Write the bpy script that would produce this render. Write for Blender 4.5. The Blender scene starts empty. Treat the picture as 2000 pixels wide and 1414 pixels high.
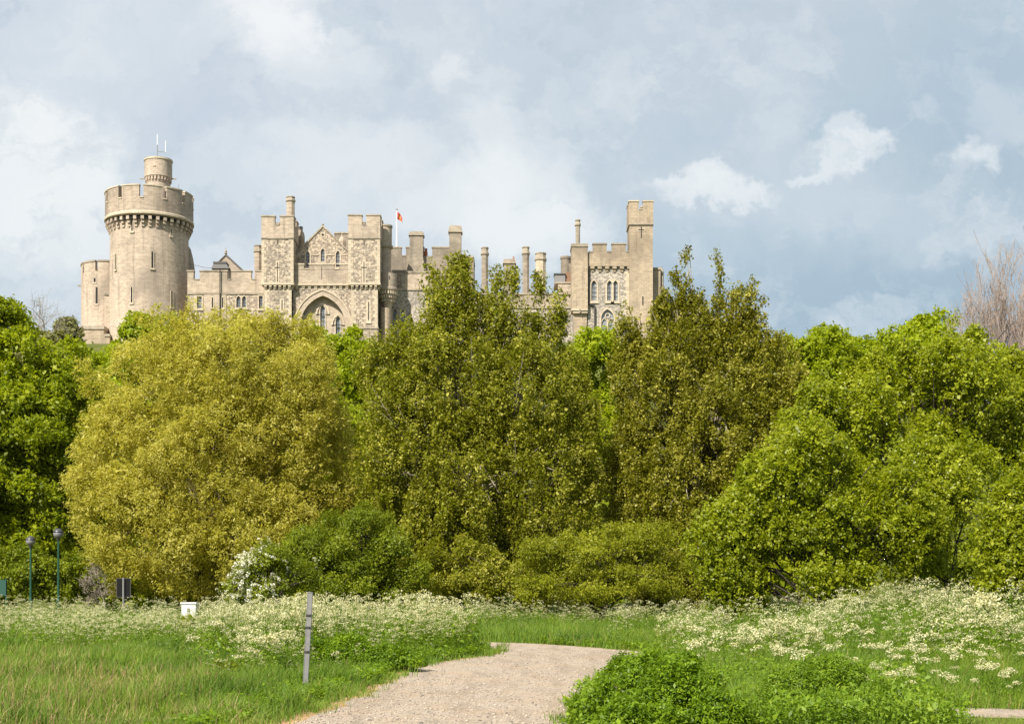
import bpy, bmesh, math, random
import numpy as np
from mathutils import Vector
from mathutils.geometry import tessellate_polygon

# ------------------------------------------------------------------ camera, sky, sun, exposure
SC = bpy.context.scene
COL = SC.collection
F = 2000 * 50 / 36.0          # focal length in photo pixels (50 mm lens, 36 mm sensor, 2000 px wide)
HY = 1150.0                   # photo row of the horizon
CAMZ = 1.7
cam_d = bpy.data.cameras.new("camera"); cam = bpy.data.objects.new("camera", cam_d); COL.objects.link(cam)
cam.location = (0, 0, CAMZ); cam.rotation_euler = (math.radians(90), 0, 0)
cam_d.lens = 50; cam_d.sensor_width = 36; cam_d.shift_y = (HY - 707) / 2000.0
cam_d.clip_start = 0.1; cam_d.clip_end = 6000
SC.camera = cam
SC.view_settings.view_transform = 'Standard'; SC.view_settings.look = 'None'
SC.view_settings.gamma = 1; SC.view_settings.exposure = 0.90
SC.cycles.max_bounces = 8; SC.cycles.diffuse_bounces = 4; SC.cycles.glossy_bounces = 2
SC.cycles.transmission_bounces = 5; SC.cycles.use_denoising = True

SUN_EL, SUN_AZ = 45.0, -30.0   # sun behind the camera, to its left (azimuth measured from straight behind)
_sa = math.radians(SUN_AZ)
sun_dir = Vector((math.sin(_sa) * math.cos(math.radians(SUN_EL)), -math.cos(_sa) * math.cos(math.radians(SUN_EL)), math.sin(math.radians(SUN_EL))))
sd = bpy.data.lights.new("sun", 'SUN'); sun = bpy.data.objects.new("sun", sd); COL.objects.link(sun)
sd.energy = 4.3; sd.angle = math.radians(0.53); sd.color = (1.0, 0.935, 0.83)
sun.rotation_euler = sun_dir.to_track_quat('Z', 'Y').to_euler(); sun.location = (-40, -40, 60)

class NT:
    """small helper for node trees"""
    def __init__(s, tree): s.t = tree; s.n = tree.nodes; s.l = tree.links
    def __call__(s, typ, ins=None, **kw):
        n = s.n.new(typ)
        for k, v in kw.items(): setattr(n, k, v)
        for k, v in (ins or {}).items():
            sock = n.inputs[k]
            if isinstance(v, bpy.types.NodeSocket): s.l.new(v, sock)
            else: sock.default_value = v
        return n
    def math(s, op, a, b=0.0, c=None, clamp=False):
        d = {0: a, 1: b}
        if c is not None: d[2] = c
        return s('ShaderNodeMath', d, operation=op, use_clamp=clamp).outputs[0]
    def vmath(s, op, a, b=(0, 0, 0), out=0):
        return s('ShaderNodeVectorMath', {0: a, 1: b}, operation=op).outputs[out]
    def mix(s, fac, a, b, blend='MIX'):
        n = s('ShaderNodeMix', None, data_type='RGBA', blend_type=blend)
        for k, v in ((0, fac), (6, a), (7, b)):
            if isinstance(v, bpy.types.NodeSocket): s.l.new(v, n.inputs[k])
            else: n.inputs[k].default_value = v if k == 0 else (tuple(v) + (1,))[:4]
        return n.outputs[2]
    def ramp(s, fac, stops, interp='LINEAR'):
        n = s('ShaderNodeValToRGB', {0: fac}); cr = n.color_ramp; cr.interpolation = interp
        while len(cr.elements) < len(stops): cr.elements.new(0.5)
        for e, (p, c) in zip(cr.elements, stops):
            e.position = p; e.color = (tuple(c) + (1,))[:4] if not isinstance(c, (int, float)) else (c, c, c, 1)
        return n.outputs[0]
    def noise(s, vec, scale, detail=4, rough=0.55, out=0):
        return s('ShaderNodeTexNoise', {'Vector': vec, 'Scale': scale, 'Detail': detail, 'Roughness': rough}).outputs[out]
    def smooth(s, v, a, b, lo=0.0, hi=1.0):
        return s('ShaderNodeMapRange', {0: v, 1: a, 2: b, 3: lo, 4: hi}, interpolation_type='SMOOTHSTEP').outputs[0]

def make_world():
    w = bpy.data.worlds.new("World"); SC.world = w; w.use_nodes = True
    w.node_tree.nodes.clear(); T = NT(w.node_tree)
    STR = 0.1; K = 1.0 / (STR * 2 ** SC.view_settings.exposure)
    sky = T('ShaderNodeTexSky', None, sky_type='NISHITA', sun_disc=False)
    sky.sun_elevation = math.radians(SUN_EL); sky.sun_rotation = math.atan2(sun_dir.x, sun_dir.y)
    sky.air_density = 1.0; sky.dust_density = 1.5
    d = T('ShaderNodeTexCoord').outputs['Generated']
    sep = T('ShaderNodeSeparateXYZ', {0: d})
    den = T.math('MAXIMUM', T.math('ABSOLUTE', sep.outputs[1]), 0.22)
    u = T.math('DIVIDE', sep.outputs[0], den); v = T.math('DIVIDE', sep.outputs[2], den)
    uv = T('ShaderNodeCombineXYZ', {0: u, 1: v, 2: T.math('MULTIPLY', sep.outputs[1], 0.5)}).outputs[0]
    warp = T.vmath('SUBTRACT', T.noise(uv, 9.0, 6, 0.6, 1), (0.5, 0.5, 0.5))
    warp2 = T.vmath('SUBTRACT', T.noise(uv, 34.0, 5, 0.65, 1), (0.5, 0.5, 0.5))
    uvw = T.vmath('ADD', T.vmath('ADD', uv, T.vmath('MULTIPLY', warp, (0.085, 0.08, 0))), T.vmath('MULTIPLY', warp2, (0.055, 0.05, 0)))
    # base overcast: blue grey low on the eastern side, paler and more lilac elsewhere
    g = T.math('ADD', T.math('MULTIPLY', u, -0.62), T.math('MULTIPLY', v, 0.95))
    g = T.math('ADD', g, T.math('MULTIPLY', T.math('SUBTRACT', T.noise(uv, 4.5, 5, 0.55), 0.5), 0.42))
    base = T.ramp(T.smooth(g, -0.20, 0.62), [(0.0, (0.365, 0.485, 0.585)), (0.35, (0.51, 0.61, 0.685)), (0.7, (0.61, 0.685, 0.75)), (1.0, (0.67, 0.735, 0.80))])
    col = base
    def P(px, py): return ((px - 1000) / F, (HY - py) / F, 0)
    # cloud banks: centre px, radii px, softness, strength, colour
    W = (0.90, 0.93, 0.93); M = (0.80, 0.85, 0.87); D = (0.50, 0.58, 0.67); B = (0.50, 0.60, 0.70)
    banks = [
        (700, 430, 520, 170, 0.75, 0.40, M), (390, 190, 170, 100, .8, .40, (0.56, 0.63, 0.74)), (620, 250, 330, 70, .8, .30, (0.57, 0.65, 0.74)),
        (60, 320, 185, 170, 0.38, 0.90, W), (150, 420, 120, 110, 0.4, 0.75, W), (20, 560, 200, 130, .7, .45, M), (90, 250, 100, 70, .4, .6, (0.93, 0.95, 0.95)),
        (520, 45, 120, 75, 0.8, 0.95, (0.97, 0.98, 0.98)), (330, 90, 330, 110, 0.9, 0.30, M), (620, 120, 150, 60, .9, .4, W),
        (1000, 385, 150, 120, 0.42, 0.80, W), (955, 270, 95, 85, .5, .55, W), (620, 310, 150, 70, .6, .50, W), (860, 140, 36, 36, .7, .6, W), (880, 400, 130, 80, .6, .45, W), (1090, 440, 110, 60, .5, .55, W),
        (1180, 250, 190, 150, .8, .35, (0.50, 0.61, 0.69)), (1300, 480, 200, 90, .8, .35, (0.44, 0.565, 0.665)),
        (1655, 255, 44, 34, 0.45, 0.90, W), (1710, 275, 46, 30, 0.5, 0.85, W), (1665, 300, 58, 26, .6, .75, W), (1620, 332, 60, 18, 0.6, 0.65, W), (1400, 335, 50, 26, .6, .65, W), (1430, 358, 95, 28, 0.6, 0.70, W), (1340, 362, 52, 22, .6, .62, W), (1510, 210, 60, 100, .7, .42, M),
        (1890, 300, 66, 28, 0.7, 0.60, W), (1580, 360, 330, 70, .9, .25, M),
        (1900, 190, 200, 90, 0.6, 0.30, B), (1960, 230, 90, 60, .5, .35, M), (1600, 90, 420, 110, .9, .18, D), (1800, 430, 260, 60, .9, .22, M),
        (1600, 600, 620, 110, .9, .55, (0.335, 0.465, 0.575)),
    ]
    for (px, py, rx, ry, soft, st, c) in banks:
        q = T.vmath('MULTIPLY', T.vmath('SUBTRACT', uvw, P(px, py)), (F / rx, F / ry, 0))
        ln = T.vmath('LENGTH', q, out=1)
        m = T.smooth(ln, 1.0 - soft, 1.0 + soft * 0.6, st, 0.0)
        col = T.mix(m, col, c)
    lay = T.noise(T.vmath('MULTIPLY', uvw, (1.0, 1.7, 1.0)), 8.0, 7, 0.62)
    col = T.mix(T.math('MULTIPLY', T.smooth(lay, 0.50, 0.66), 0.42), col, (0.84, 0.88, 0.89))
    col = T.mix(T.math('MULTIPLY', T.smooth(lay, 0.48, 0.34), 0.40), col, (0.45, 0.56, 0.655))
    fine = T.noise(uvw, 22.0, 6, 0.6)
    col = T.mix(T.math('MULTIPLY', T.smooth(fine, 0.48, 0.72), 0.30), col, (0.86, 0.89, 0.90))
    cl = T.vmath('SCALE', col); cl_n = cl.node; cl_n.inputs['Scale'].default_value = K
    out = T.mix(0.93, sky.outputs[0], cl)
    bg = T('ShaderNodeBackground', {0: out, 1: STR})
    T.l.new(bg.outputs[0], T('ShaderNodeOutputWorld').inputs[0])
make_world()

# ------------------------------------------------------------------ tagging helpers
def tag(o, label=None, cat=None, group=None, kind=None):
    if label: o["label"] = label
    if cat: o["category"] = cat
    if group: o["group"] = group
    if kind: o["kind"] = kind
    return o
def root(name, label, cat, loc, group=None, rz=0.0):
    o = bpy.data.objects.new(name, None); COL.objects.link(o); o.location = loc; o.rotation_euler = (0, 0, rz)
    o.empty_display_size = 0.5
    return tag(o, label, cat, group)
def link(name, me, parent=None, mats=()):
    o = bpy.data.objects.new(name, me); COL.objects.link(o)
    for m in mats: me.materials.append(m)
    if parent is not None: o.parent = parent
    return o
def X(px, Y): return (px - 1000.0) * Y / F
def Z(py, Y): return CAMZ + (HY - py) * Y / F
def sm(a, b, t):
    t = np.clip((np.asarray(t, float) - a) / (b - a), 0, 1); return t * t * (3 - 2 * t)

# ------------------------------------------------------------------ materials
def new_mat(name):
    m = bpy.data.materials.new(name); m.use_nodes = True; m.node_tree.nodes.clear()
    T = NT(m.node_tree); out = T('ShaderNodeOutputMaterial'); return m, T, out
def plain(name, col, rough=0.6, metal=0.0, var=0.15, scale=8.0, bump=0.0):
    m, T, out = new_mat(name)
    co = T('ShaderNodeTexCoord').outputs['Object']
    n = T.noise(co, scale, 5)
    c = T.mix(T.math('MULTIPLY', n, 1.0), [max(0, x * (1 - var)) for x in col], [min(1, x * (1 + var)) for x in col])
    b = T('ShaderNodeBsdfPrincipled', {'Base Color': c, 'Roughness': rough, 'Metallic': metal})
    if bump: T.l.new(T('ShaderNodeBump', {'Height': n, 'Strength': bump, 'Distance': 0.02}).outputs[0], b.inputs['Normal'])
    T.l.new(b.outputs[0], out.inputs[0]); return m
def stone(name, c1, c2, stain, mode='flat', R=8.0, bw=0.95, rh=0.42, stain_amt=0.5, seed=0.0):
    """squared masonry in courses with weather stains"""
    m, T, out = new_mat(name)
    co = T('ShaderNodeTexCoord').outputs['Object']
    sp = T('ShaderNodeSeparateXYZ', {0: co})
    if mode == 'round':
        uu = T.math('MULTIPLY', T.math('ARCTAN2', sp.outputs[1], sp.outputs[0]), R)
    else:
        uu = T.math('ADD', sp.outputs[0], sp.outputs[1])
    vec = T('ShaderNodeCombineXYZ', {0: uu, 1: sp.outputs[2], 2: seed}).outputs[0]
    br = T('ShaderNodeTexBrick', {'Vector': vec, 'Color1': tuple(c1) + (1,), 'Color2': tuple(c2) + (1,), 'Mortar': tuple(x * 0.72 for x in c1) + (1,),
                                  'Scale': 1.0, 'Mortar Size': 0.022, 'Bias': 0.0, 'Brick Width': bw, 'Row Height': rh})
    blotch = T.noise(T.vmath('MULTIPLY', vec, (1.1, 2.4, 1)), 0.9, 6, 0.6)
    col = T.mix(T.smooth(blotch, 0.35, 0.70), br.outputs[0], [x * 1.22 for x in c2])
    big = T.noise(T.vmath('ADD', vec, (seed * 7 + 3, 1, 4)), 0.13, 5, 0.6)
    col = T.mix(T.math('MULTIPLY', T.smooth(big, 0.46, 0.68), stain_amt), col, stain)
    streak = T.noise(T.vmath('MULTIPLY', vec, (1.1, 0.07, 1)), 1.0, 6, 0.65)
    col = T.mix(T.math('MULTIPLY', T.smooth(streak, 0.50, 0.75), stain_amt), col, [x * 0.75 for x in stain])
    spk = T.noise(vec, 3.2, 3, 0.7)
    col = T.mix(T.math('MULTIPLY', T.smooth(spk, 0.55, 0.8), 0.35), col, [x * 0.62 for x in c1])
    col = T.mix(1.0, col, (0.93, 0.915, 0.90), 'MULTIPLY')
    b = T('ShaderNodeBsdfPrincipled', {'Base Color': col, 'Roughness': 0.9, 'Specular IOR Level': 0.2})
    h = T.math('ADD', T.math('MULTIPLY', br.outputs[1], -1.0), T.noise(vec, 4.0, 4))
    T.l.new(T('ShaderNodeBump', {'Height': h, 'Strength': 0.35, 'Distance': 0.05}).outputs[0], b.inputs['Normal'])
    T.l.new(b.outputs[0], out.inputs[0]); return m
def flint(name, seed=0.0, dark=(0.10, 0.083, 0.067), mid=(0.225, 0.18, 0.135), lite=(0.52, 0.43, 0.315)):
    """knapped flint rubble: grey brown nodules with pale stones and mortar between"""
    m, T, out = new_mat(name)
    co = T('ShaderNodeTexCoord').outputs['Object']
    sp = T('ShaderNodeSeparateXYZ', {0: co})
    vec = T('ShaderNodeCombineXYZ', {0: T.math('ADD', sp.outputs[0], sp.outputs[1]), 1: T.math('MULTIPLY', sp.outputs[2], 1.3), 2: seed}).outputs[0]
    vo = T('ShaderNodeTexVoronoi', {'Vector': vec, 'Scale': 2.6, 'Randomness': 1.0})
    r = T('ShaderNodeSeparateColor', {0: vo.outputs['Color']}).outputs[0]
    pat = T.math('ADD', T.math('MULTIPLY', r, 0.72), T.math('MULTIPLY', T.noise(vec, 0.55, 5, 0.65), 0.46))
    col = T.ramp(pat, [(0.18, dark), (0.50, mid), (0.66, [x * 1.25 for x in mid]), (0.74, lite), (0.95, [x * 1.08 for x in lite])])
    col = T.mix(T.math('MULTIPLY', T.smooth(vo.outputs['Distance'], 0.30, 0.55), 0.55), col, (0.38, 0.32, 0.25))
    big = T.noise(vec, 0.12, 4); col = T.mix(T.math('MULTIPLY', T.smooth(big, .45, .7), .35), col, (0.15, 0.13, 0.11))
    b = T('ShaderNodeBsdfPrincipled', {'Base Color': col, 'Roughness': 0.85, 'Specular IOR Level': 0.25})
    T.l.new(T('ShaderNodeBump', {'Height': vo.outputs['Distance'], 'Strength': 0.5, 'Distance': -0.08}).outputs[0], b.inputs['Normal'])
    T.l.new(b.outputs[0], out.inputs[0]); return m
def leaf_mat(name, dark, mid, lite, trans=0.35, rough=0.5, spec=0.3):
    """leaf colour varies from leaf to leaf through the face attribute «tone»"""
    m, T, out = new_mat(name)
    t = T('ShaderNodeAttribute', None, attribute_name='tone').outputs['Fac']
    col = T.ramp(t, [(0.0, dark), (0.5, mid), (1.0, lite)])
    b = T('ShaderNodeBsdfPrincipled', {'Base Color': col, 'Roughness': rough, 'Specular IOR Level': spec})
    tr = T('ShaderNodeBsdfTranslucent', {0: T.mix(0.5, col, [mid[0] * 1.5, mid[1] * 1.4, mid[2] * 0.6])})
    mx = T('ShaderNodeMixShader', {0: trans, 1: b.outputs[0], 2: tr.outputs[0]})
    T.l.new(mx.outputs[0], out.inputs[0]); return m

MAT = {}
MAT['keep'] = stone('keep_stone', (0.425, 0.345, 0.268), (0.49, 0.405, 0.32), (0.24, 0.20, 0.165), 'round', 7.8, stain_amt=0.62)
MAT['keep_top'] = stone('keep_parapet_stone', (0.365, 0.295, 0.228), (0.425, 0.35, 0.275), (0.20, 0.165, 0.135), 'round', 8.9, stain_amt=0.7, seed=8.0)
MAT['ashlar'] = stone('cream_ashlar', (0.395, 0.325, 0.25), (0.455, 0.38, 0.295), (0.215, 0.18, 0.145), stain_amt=0.65, seed=2.0)
MAT['grey_ashlar'] = stone('grey_ashlar', (0.27, 0.23, 0.18), (0.32, 0.275, 0.215), (0.155, 0.135, 0.11), stain_amt=0.65, seed=5.0)
MAT['gold_ashlar'] = stone('golden_ashlar', (0.375, 0.30, 0.215), (0.43, 0.35, 0.255), (0.22, 0.18, 0.135), stain_amt=0.65, seed=9.0)
MAT['trim'] = stone('pale_dressed_stone', (0.48, 0.405, 0.30), (0.53, 0.455, 0.345), (0.40, 0.34, 0.26), bw=0.6, stain_amt=0.35, seed=3.0)
MAT['coping'] = stone('weathered_coping', (0.33, 0.28, 0.215), (0.38, 0.33, 0.255), (0.17, 0.15, 0.12), bw=1.2, stain_amt=0.6, seed=4.0)
MAT['flint'] = flint('flint_rubble'); MAT['flint_grey'] = flint('grey_flint', 6.0, (0.125, 0.115, 0.105), (0.25, 0.23, 0.20), (0.50, 0.45, 0.375))
MAT['slit'] = plain('opening_shade', (0.016, 0.015, 0.014), 0.9)  # near-black colour painting in the shade inside openings
MAT['glass'] = plain('window_glass', (0.25, 0.265, 0.28), 0.25, var=0.4, scale=2.0)
MAT['roof'] = plain('lead_roof', (0.10, 0.095, 0.09), 0.7)
MAT['pot'] = plain('terracotta_pot', (0.42, 0.16, 0.08), 0.8)
MAT['metal'] = plain('galvanised_metal', (0.23, 0.225, 0.22), 0.6, 0.35, 0.35, 14.0)
MAT['white'] = plain('white_paint', (0.78, 0.78, 0.77), 0.5, var=0.06)
MAT['black'] = plain('doorway_black', (0.004, 0.004, 0.004), 1.0)  # near-black stand-in for the dark of a doorway
MAT['pipe'] = plain('iron_pipe', (0.05, 0.045, 0.04), 0.6)
MAT['bark'] = plain('bark', (0.13, 0.105, 0.075), 0.9, var=0.5, scale=5.0, bump=0.6)
MAT['pale_bark'] = plain('pale_bark', (0.30, 0.26, 0.19), 0.85, var=0.4, scale=5.0, bump=0.5)
MAT['dark_bark'] = plain('dark_bark', (0.055, 0.042, 0.032), 0.9, var=0.4, scale=5.0, bump=0.6)
MAT['twig'] = plain('reddish_twigs', (0.37, 0.29, 0.24), 0.85, var=0.3, scale=3.0)
MAT['greytwig'] = plain('grey_twigs', (0.26, 0.22, 0.17), 0.85, var=0.3, scale=3.0)
MAT['willow'] = leaf_mat('willow_leaf', (0.2388, 0.2212, 0.0246), (0.4602, 0.4371, 0.0579), (0.6991, 0.6416, 0.1839), 0.54)
MAT['poplar'] = leaf_mat('poplar_leaf', (0.1050, 0.1176, 0.0047), (0.2198, 0.2407, 0.0083), (0.5793, 0.5410, 0.0990), 0.48, 0.45, 0.25)
MAT['poplar_brown'] = leaf_mat('poplar_bronze_leaf', (0.1053, 0.1161, 0.0048), (0.2178, 0.2183, 0.0085), (0.5856, 0.5458, 0.1098), 0.48, 0.45, 0.25)
MAT['lime'] = leaf_mat('lime_leaf', (0.1596, 0.2095, 0.0040), (0.3092, 0.3790, 0.0080), (0.4389, 0.4987, 0.0199), 0.50)
MAT['lime_deep'] = leaf_mat('deep_green_leaf', (0.1293, 0.1749, 0.0048), (0.2778, 0.3379, 0.0084), (0.4652, 0.5068, 0.0217), 0.54)
MAT['maple'] = leaf_mat('yellow_green_leaf', (0.1236, 0.1597, 0.0041), (0.2731, 0.3246, 0.0082), (0.5357, 0.5667, 0.0463), 0.52, 0.42, 0.4)
MAT['olive'] = leaf_mat('olive_leaf', (0.1491, 0.1738, 0.0084), (0.2662, 0.2915, 0.0134), (0.4260, 0.4372, 0.0336), 0.48)
MAT['hawthorn'] = leaf_mat('hawthorn_leaf', (0.0913, 0.1288, 0.0054), (0.1879, 0.2362, 0.0097), (0.3113, 0.3597, 0.0194), 0.45)
MAT['bramble'] = leaf_mat('bramble_leaf', (0.0656, 0.1259, 0.0055), (0.1610, 0.2674, 0.0099), (0.3100, 0.4300, 0.0221), 0.45, 0.45, 0.3)
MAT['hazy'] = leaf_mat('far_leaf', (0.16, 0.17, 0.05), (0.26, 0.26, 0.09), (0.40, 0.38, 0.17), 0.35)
MAT['herb'] = leaf_mat('herb_leaf', (0.0800, 0.1400, 0.0080), (0.1750, 0.2850, 0.0150), (0.3100, 0.4100, 0.0350), 0.45)
MAT['blossom'] = leaf_mat('white_blossom', (0.62, 0.61, 0.46), (0.76, 0.75, 0.64), (0.83, 0.83, 0.77), 0.30)
MAT['umbel'] = leaf_mat('cow_parsley_flower', (0.4462, 0.4329, 0.1767), (0.6068, 0.5787, 0.3213), (0.7318, 0.7068, 0.5140), 0.35)

# ------------------------------------------------------------------ mesh helpers
class Mb:
    """collects shapes given in world metres; build() makes ONE mesh object"""
    def __init__(s): s.bm = bmesh.new(); s.mi = 0
    def _f(s, vs):
        try: f = s.bm.faces.new(vs); f.material_index = s.mi
        except ValueError: pass
    def box(s, x0, x1, y0, y1, z0, z1):
        V = [s.bm.verts.new((x, y, z)) for z in (z0, z1) for y in (y0, y1) for x in (x0, x1)]
        for q in ((0, 2, 3, 1), (4, 5, 7, 6), (0, 1, 5, 4), (2, 6, 7, 3), (0, 4, 6, 2), (1, 3, 7, 5)): s._f([V[i] for i in q])
        return s
    def taper(s, b, t, z0, z1):
        V = [s.bm.verts.new((x, y, z)) for (a, z) in ((b, z0), (t, z1)) for (x, y) in ((a[0], a[2]), (a[1], a[2]), (a[1], a[3]), (a[0], a[3]))]
        for q in ((3, 2, 1, 0), (4, 5, 6, 7), (0, 1, 5, 4), (1, 2, 6, 5), (2, 3, 7, 6), (3, 0, 4, 7)): s._f([V[i] for i in q])
        return s
    def prism(s, out, y0, y1, holes=(), hd=0.5, back=True):
        rings = [out] + list(holes)
        pts = [Vector((x, 0, z)) for r in rings for (x, z) in r]
        tris = tessellate_polygon([[Vector((x, z, 0)) for (x, z) in r] for r in rings])
        fv = [s.bm.verts.new((p.x, y0, p.z)) for p in pts]
        for t in tris: s._f([fv[i] for i in t])
        k = 0
        for j, r in enumerate(rings):
            yb = y1 if j == 0 else y0 + hd
            bv = [s.bm.verts.new((x, yb, z)) for (x, z) in r]
            n = len(r)
            for i in range(n): s._f([fv[k + i], fv[k + (i + 1) % n], bv[(i + 1) % n], bv[i]])
            if j == 0 and back:
                for t in tessellate_polygon([[Vector((x, z, 0)) for (x, z) in r]]): s._f([bv[i] for i in t])
            k += n
        return s
    def ring(s, inner, outer, y0, y1):
        n = len(inner)
        A = [[s.bm.verts.new((x, y, z)) for (x, z) in r] for y in (y0, y1) for r in (inner, outer)]
        for i in range(n):
            j = (i + 1) % n
            s._f([A[0][i], A[0][j], A[1][j], A[1][i]]); s._f([A[2][i], A[3][i], A[3][j], A[2][j]])
            s._f([A[1][i], A[1][j], A[3][j], A[3][i]]); s._f([A[0][i], A[2][i], A[2][j], A[0][j]])
        return s
    def lathe(s, cx, cy, prof, seg=64, rot=0.0, cap=True):
        rings = []
        for (r, z) in prof:
            rings.append([s.bm.verts.new((cx + r * math.cos(rot + 2 * math.pi * i / seg), cy + r * math.sin(rot + 2 * math.pi * i / seg), z)) for i in range(seg)])
        for a, b in zip(rings, rings[1:]):
            for i in range(seg): s._f([a[i], a[(i + 1) % seg], b[(i + 1) % seg], b[i]])
        if cap: s._f(rings[-1]); s._f(rings[0][::-1])
        return s
    def arc(s, cx, cy, r0, r1, a0, a1, z0, z1, seg=4):
        """a curved block between two radii and two angles"""
        P = []
        for i in range(seg + 1):
            a = a0 + (a1 - a0) * i / seg; c, sn = math.cos(a), math.sin(a)
            P.append([s.bm.verts.new((cx + r * c, cy + r * sn, z)) for (r, z) in ((r0, z0), (r1, z0), (r1, z1), (r0, z1))])
        for a, b in zip(P, P[1:]):
            for k in range(4): s._f([a[k], a[(k + 1) % 4], b[(k + 1) % 4], b[k]])
        s._f(P[0]); s._f(P[-1][::-1]); return s
    def tube(s, pts, rad, seg=6):
        pts = [Vector(p) for p in pts]
        if not hasattr(rad, '__len__'): rad = [rad] * len(pts)
        rings = []
        for i, p in enumerate(pts):
            d = (pts[min(i + 1, len(pts) - 1)] - pts[max(i - 1, 0)]).normalized()
            a = d.cross(Vector((0.31, 0.93, 0.2))).normalized(); b = d.cross(a)
            rings.append([s.bm.verts.new(p + (a * math.cos(2 * math.pi * k / seg) + b * math.sin(2 * math.pi * k / seg)) * rad[i]) for k in range(seg)])
        for a, b in zip(rings, rings[1:]):
            for i in range(seg): s._f([a[i], a[(i + 1) % seg], b[(i + 1) % seg], b[i]])
        s._f(rings[0][::-1]); s._f(rings[-1]); return s
    def build(s, name, mat, parent=None, origin=None, smooth=False, label=None):
        bmesh.ops.recalc_face_normals(s.bm, faces=s.bm.faces[:])
        if origin is not None:
            for v in s.bm.verts: v.co -= Vector(origin)
        me = bpy.data.meshes.new(name); s.bm.to_mesh(me); s.bm.free()
        if smooth: me.polygons.foreach_set('use_smooth', [True] * len(me.polygons))
        o = link(name, me, parent, [MAT[m] if isinstance(m, str) else m for m in (mat if isinstance(mat, (list, tuple)) else [mat])])
        if origin is not None and parent is None: o.location = origin
        if label: o['label'] = label
        return o

def np_mesh(name, verts, faces_n, faces, tone=None, extra=None):
    """fast mesh: faces is a flat array of vertex indices, every face with faces_n corners"""
    me = bpy.data.meshes.new(name)
    verts = np.ascontiguousarray(verts, dtype=np.float32).reshape(-1, 3); faces = np.ascontiguousarray(faces, dtype=np.int32).ravel()
    nf = len(faces) // faces_n
    me.vertices.add(len(verts)); me.vertices.foreach_set('co', verts.ravel())
    me.loops.add(len(faces)); me.loops.foreach_set('vertex_index', faces)
    me.polygons.add(nf); me.polygons.foreach_set('loop_start', np.arange(0, nf * faces_n, faces_n, dtype=np.int32))
    if tone is not None:
        a = me.attributes.new('tone', 'FLOAT', 'FACE'); a.data.foreach_set('value', np.ascontiguousarray(tone, dtype=np.float32))
    for k, v in (extra or {}).items():
        a = me.attributes.new(k, 'FLOAT', 'FACE'); a.data.foreach_set('value', np.ascontiguousarray(v, dtype=np.float32))
    me.update(calc_edges=True)
    return me
def unit(a): return a / np.maximum(np.linalg.norm(a, axis=-1, keepdims=True), 1e-9)
def leaf_quads(P, N, T, L, W, fold=0.15):
    """rhombic leaves: centre P, normal N, long axis T"""
    B = unit(np.cross(N, T)); T = unit(np.cross(B, N)); L = np.asarray(L).reshape(-1, 1); W = np.asarray(W).reshape(-1, 1)
    v = np.stack([P - T * L / 2, P + B * W / 2 + N * W * fold, P + T * L / 2 - N * L * fold * .7, P - B * W / 2 + N * W * fold], axis=1)
    return v.reshape(-1, 3)
def tubes_np(paths, radii, sides=4):
    """many tapered tubes -> (verts, quads)"""
    VV, FF, k = [], [], 0
    for pts, rad in zip(paths, radii):
        pts = np.asarray(pts, float); n = len(pts)
        d = unit(np.gradient(pts, axis=0)); ref = np.array([0.31, 0.93, 0.2])
        a = unit(np.cross(d, ref)); b = np.cross(d, a)
        th = np.arange(sides) * 2 * math.pi / sides
        ring = pts[:, None, :] + (a[:, None, :] * np.cos(th)[None, :, None] + b[:, None, :] * np.sin(th)[None, :, None]) * np.asarray(rad, float)[:, None, None]
        VV.append(ring.reshape(-1, 3))
        i = np.arange(n - 1)[:, None] * sides; j = np.arange(sides)[None, :]; j2 = (j + 1) % sides
        FF.append(np.stack([k + i + j, k + i + j2, k + i + sides + j2, k + i + sides + j], axis=-1).reshape(-1, 4)); k += n * sides
    return np.concatenate(VV), np.concatenate(FF)

# ------------------------------------------------------------------ ground
def hgt(x, y):
    x = np.asarray(x, float); y = np.asarray(y, float)
    r = 0.62 * sm(24, 42, y) * sm(3.2, 11, x)
    r = r + 0.22 * np.exp(-((x + 4.0) / 3.0) ** 2 - ((y - 34) / 5.5) ** 2)
    r = r + (0.13 * np.sin(x * 1.1 + 1.3 * np.sin(y * .55)) * np.sin(y * .8 + x * .5) + .10 * np.sin(x * .55 - y * .7 + 1)) * sm(-3.4, -5.0, x) * sm(48, 38, y)
    r = r + 0.28 * sm(50, 58, y) * sm(4, -1, x)
    fall = (1 - 0.8 * sm(42, 120, x)) * (1 - 0.5 * sm(-105, -260, x)) * sm(1500, 500, y)
    r = r + 44.0 * sm(98, 256, y) * fall
    return r
def h1(x, y): return float(hgt(x, y))

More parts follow.
